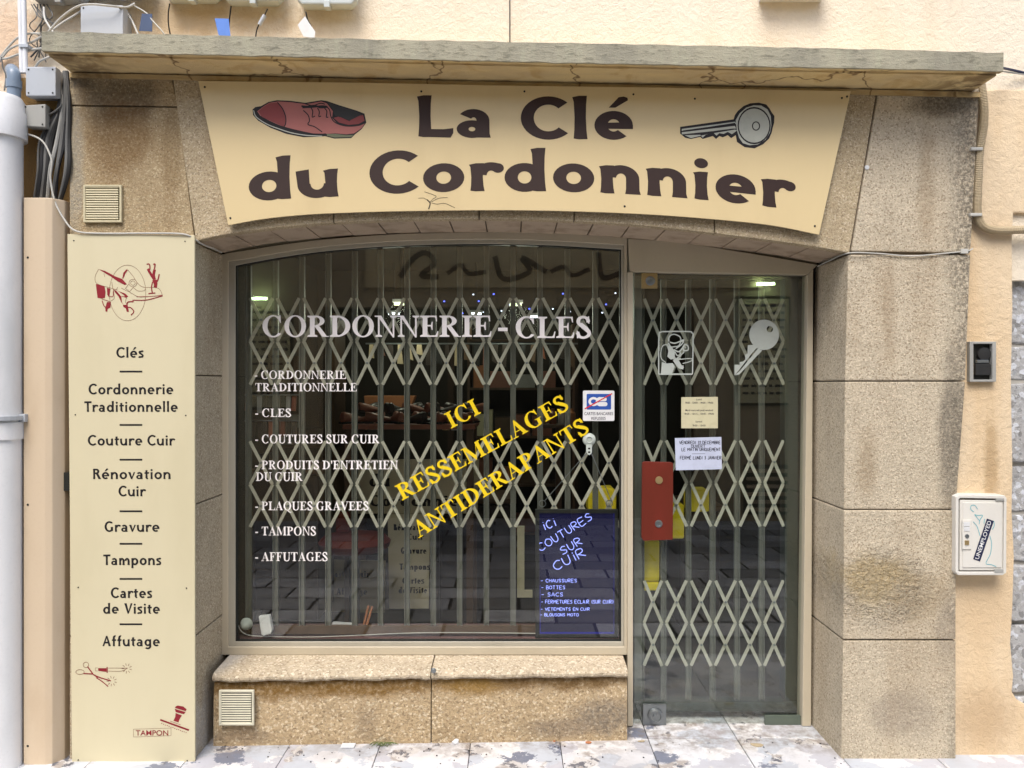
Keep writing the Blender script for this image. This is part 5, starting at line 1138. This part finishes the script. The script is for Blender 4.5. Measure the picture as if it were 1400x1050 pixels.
for i in range(22):
    a = 505+i*13; h = rnd.uniform(14, 34)
    MB().pprism([(a, 471), (a+rnd.uniform(3, 7), 471), (a+rnd.uniform(4, 9), 471+h), (a-1, 471+h*rnd.uniform(.8, 1))], 1.89, 1.91).build('hanging_tool', M[rnd.choice(['wood', 'leather', 'charcoal', 'leather2', 'conduit'])], hk2)
jr = 0
for i, (a, b, Y, m) in enumerate([(610, 574, 1.3, 'brass'), (622, 574, 1.35, 'white'), (634, 574, 1.32, 'redp'), (742, 566, 1.6, 'conduit'), (756, 566, 1.6, 'leather'), (768, 566, 1.62, 'white'), (782, 566, 1.6, 'terracotta')]):
    o = MB().lathe([(.022, 0), (.024, .004), (.024, .07), (.010, .085), (.010, .1), (.001, .1)], P(a, b+14, Y), 12).build('polish_bottle', M[m], smooth=True)
    tag(o, ['brass coloured', 'white', 'dark red', 'beige', 'brown', 'second white', 'orange'][i]+' polish bottle in the dim shop, '+NTH[i], 'bottle', 'polish bottles inside the shop')
cs = thing('bottle_shelf', 'dark narrow shelf holding polish bottles at mid shop height', 'shelf', P(765, 582, 1.6))
MB().box(WX(732, 1.5), WX(800, 1.5), 1.5, 1.75, WZ(580, 1.6)-.02, WZ(580, 1.6)).build('board', M['wood'], cs); MB().box(WX(760, 1.7), WX(768, 1.7), 1.7, 1.74, 0, WZ(580, 1.6)-.021).build('post', M['wood'], cs)
# machine silhouettes
for i, (x0, x1, y0, y1, Y, lb) in enumerate([(930, 985, 700, 860, 1.3, 'black workbench machine standing beyond the yellow cabinet'), (600, 700, 690, 850, 1.9, 'low dark counter in the middle of the shop'), (345, 435, 650, 850, .95, 'dark cabinet beside the laces rack')]):
    t = thing('workshop_machine', lb, 'machine', P((x0+x1)/2, y1, Y))
    MB().pbox(x0, x1, y0, y1, Y, Y+.4).build('body', M['leather2'], t, bevel=.02)
    MB().pbox(x0-6, x1+6, y0-8, y0-1, Y-.03, Y+.42).build('top', M['wood'], t, bevel=.006)
    MB().pbox(x0+8, x0+22, y0-30, y0-8.5, Y+.1, Y+.2).build('head', M['charcoal'], t, bevel=.01)
# lamps
LG = emis('lit tube warm', (.85, 1.0, .55), 1.8); LB = emis('lit tube cool', (.8, .92, 1.0), 2.6)
for i, (a, b, y, m, Y, lb) in enumerate([(539, 557, 415.5, LG, 1.7, 'greenish ceiling tube above the N of the window title'), (531, 546, 429, LB, 3.2, 'cool white ceiling tube further back on the left'), (697, 713, 416.5, LG, 1.7, 'greenish ceiling tube above the dash of the title'), (644, 658, 429, LB, 3.2, 'cool white ceiling tube further back at mid window'), (724, 738, 433, LB, 3.3, 'cool white ceiling tube behind the word on the right')]):
    t = thing('ceiling_tube', lb, 'lamp', P((a+b)/2, y, Y), 'lit ceiling tubes inside the shop')
    MB().tube([P(a, y, Y), P(b, y, Y)], .009, 8).build('tube', m, t); zt = 2.62
    MB().box(WX((a+b)/2, Y)-.008, WX((a+b)/2, Y)+.008, Y-.008, Y+.008, WZ(y, Y)+.012, zt).build('hanger', M['dark'], t)
    pl_ = bpy.data.lights.new('tube_light', 'POINT'); pl_.energy = 3.5 if m is LG else .8; pl_.shadow_soft_size = .08; pl_.color = (.95, 1, .8)
    po = bpy.data.objects.new('tube_light', pl_); COL.objects.link(po); po.parent = t; po.location = (0, 0, -.06)
    MB().box(WX(a-2, Y), WX(b+2, Y), Y-.02, Y+.02, WZ(y, Y)+.011, WZ(y, Y)+.03).build('housing', M['grey_old'], t)
E3 = emis('blue fairy light', (.08, .12, 1), 3); E4 = emis('white fairy light', (.7, .8, 1), 2)
fl_ = thing('fairy_lights', 'string of tiny blue and white fairy lights under the shop ceiling', 'fairy lights', P(760, 410, 2.4))
pts = [(600+i*11+random.uniform(-5, 5), random.uniform(400, 432)) for i in range(28)]
MB().tube([P(a, b, 2.4) for a, b in pts], .0015, 4, smooth=3).build('wire', M['dark'], fl_)
bl = MB().lathe([(.0045, -.004), (.006, 0), (.0045, .004)], (0, 0, 0), 6)
mB = bl.mesh('bulb', E3); mW = bl.mesh('bulb', E4)
for i, p in enumerate(pts): link('bulb', mB if i % 2 else mW, fl_, P(*p, 2.4))

# ---------------------------------------------------------------- house across the street (seen mirrored in the glass)
OY = -5.05
op_ = thing('opposite_restaurant', 'dim restaurant front across the street with fascia, lit menus and louvres', 'building', (0, OY, 0))
mb = MB(); mb.box(-7, 7, OY-.4, OY-.3, 0, 2.55); mb.box(-7, 7, OY-.3, OY, 2.5, 4.7); mb.box(-7, -2.2, OY-.3, OY, 0, 2.5); mb.box(2.1, 7, OY-.3, OY, 0, 2.5)
mb.build('wall', paint('opposite wall', (.42, .35, .25), .9, .4, sc=1.5), op_)
MB().box(-1.7, 2.9, OY+.002, OY+.06, 2.72, 3.2).build('fascia', paint('opposite fascia', (.6, .5, .32), .6, .3), op_)
MB().box(-2.2, 2.1, OY-.25, OY-.2, 0, 2.5).build('shop_glass', M['dark'], op_)
for x in (-2.2, -.75, .7, 2.05): MB().box(x, x+.07, OY-.2, OY+.02, 0, 2.5).build('post', M['wood'], op_)
lp = MB()
for L, wd in (([(-1.3, 2.84), (-1.15, 3.05), (-1.0, 3.12), (-.9, 3.0), (-1.05, 2.86), (-.85, 2.84)], .1), ([(-.75, 2.88), (-.6, 2.98), (-.5, 2.88), (-.3, 2.9)], .08), ([(-.2, 3.08), (-.1, 2.82), (.2, 2.9), (.12, 3.06), (.4, 2.9)], .1), ([(.45, 2.9), (.6, 2.96), (.7, 2.86), (.9, 2.93)], .08), ([(1.0, 3.12), (1.05, 2.84), (1.25, 2.88)], .1)):
    lp.prism([p for q in ribbon(L, wd*.6) for p in q[:2]]+[p for q in ribbon(L, wd*.6)[::-1] for p in q[2:]], OY+.061, OY+.07)
lp.build('script_flourish', M['wood'], op_)
for (x0, x1, z0, z1) in ((2.6, 3.25, 1.35, 2.62), (-3.3, -2.55, 1.3, 2.45)):
    b = MB().box(x0, x1, OY+.002, OY+.04, z0, z1).build('menu_board', M['roomwall'], op_)
    c = MB().box(x0+.03, x1-.03, OY+.041, OY+.045, z0+.03, z1-.03).build('menu_sheet', M['paper'], b)
    sx = MB(); z = z1-.12
    while z > z0+.1:
        x = x0+.08
        while x < x1-.12:
            l = random.uniform(.03, .09); sx.box(x, x+l, OY+.046, OY+.048, z, z+.028); x += l+.03
        z -= .085
    sx.build('menu_lines', M['ink'], b)
    lm = MB().box((x0+x1)/2-.1, (x0+x1)/2+.1, OY+.1, OY+.14, z1+.12, z1+.15).build('menu_lamp', emis('menu lamp', (.7, 1, .55), 22), b)
for x0 in (2.7, 3.55):
    l = MB().box(x0, x0+.7, OY+.01, OY+.03, .08, .66).build('shutter', M['darkgreen'], op_)
    for i in range(6): MB().box(x0+.03, x0+.67, OY+.031, OY+.07, .12+i*.09, .16+i*.09).build('louvre', M['duct'], l)

# ---------------------------------------------------------------- litter
def G(px, py):   # point on the pavement
    d = CZ*F/(py-525); return Vector(((px-700)*d/F, d-D0, 0))
def litter(name, label, cat, px, py, mat, rx, ry, h=.004, n=7):
    c = G(px, py); mb = MB()
    pts = [(c.x+rx*math.cos(2*math.pi*i/n)*random.uniform(.7, 1.1), c.y+ry*math.sin(2*math.pi*i/n)*random.uniform(.7, 1.1), .002+random.uniform(0, h)) for i in range(n)]
    mb.add(pts+[(c.x, c.y, .003+h*.8)]+[(x, y, .001) for x, y, z in pts], [(i, (i+1) % n, n) for i in range(n)]+[(i, n+1+i, n+1+(i+1) % n, (i+1) % n) for i in range(n)])
    return tag(mb.build(name, M[mat]), label, cat)
c = G(476, 1021)
tag(MB().box(c.x-.03, c.x+.03, c.y-.02, c.y+.02, .002, .008).build('paper_scrap', M['white'], bevel=.001), 'small flat white card scrap on the paving under the plinth', 'litter')
litter('crumpled_paper', 'crumpled white paper ball against the plinth joint', 'litter', 623, 1016, 'white', .017, .012, .022, 9)
litter('dry_leaf', 'orange dry leaf fragment on the paving before the plinth', 'leaf', 805, 1016, 'terracotta', .016, .01)
litter('dry_leaf', 'brown leaf shred on the threshold beside the door lock', 'leaf', 877, 1014, 'conduit', .02, .008)
litter('dry_leaf', 'tiny orange leaf speck left of the orange fragment', 'leaf', 758, 1014, 'terracotta', .007, .005)
litter('dry_leaf', 'brown curled leaf patch in front of the door hinge', 'leaf', 1035, 1019, 'conduit', .03, .02)
mg = MB()
for i in range(9):
    a = G(505+i*3, 1019+random.uniform(-1, 2)); mg.tube([a, a+Vector((.02, .006, .012)), a+Vector((.05, random.uniform(-.01, .01), .006))], .0016, 4, smooth=3)
tag(mg.build('grass_tuft', paint('weed green', (.10, .14, .04), .8)), 'little strands of weed along the foot of the plinth', 'weed', kind='stuff')
md = MB()
for i in range(70):
    c = G(random.uniform(280, 1160), random.uniform(1012, 1045)); r = random.uniform(.0012, .0035)
    md.box(c.x-r, c.x+r, c.y-r*.7, c.y+r*.7, .001, .002+r*.5)
tag(md.build('grit', M['charcoal']), 'fine dark grit scattered over the paving', 'grit', kind='stuff')
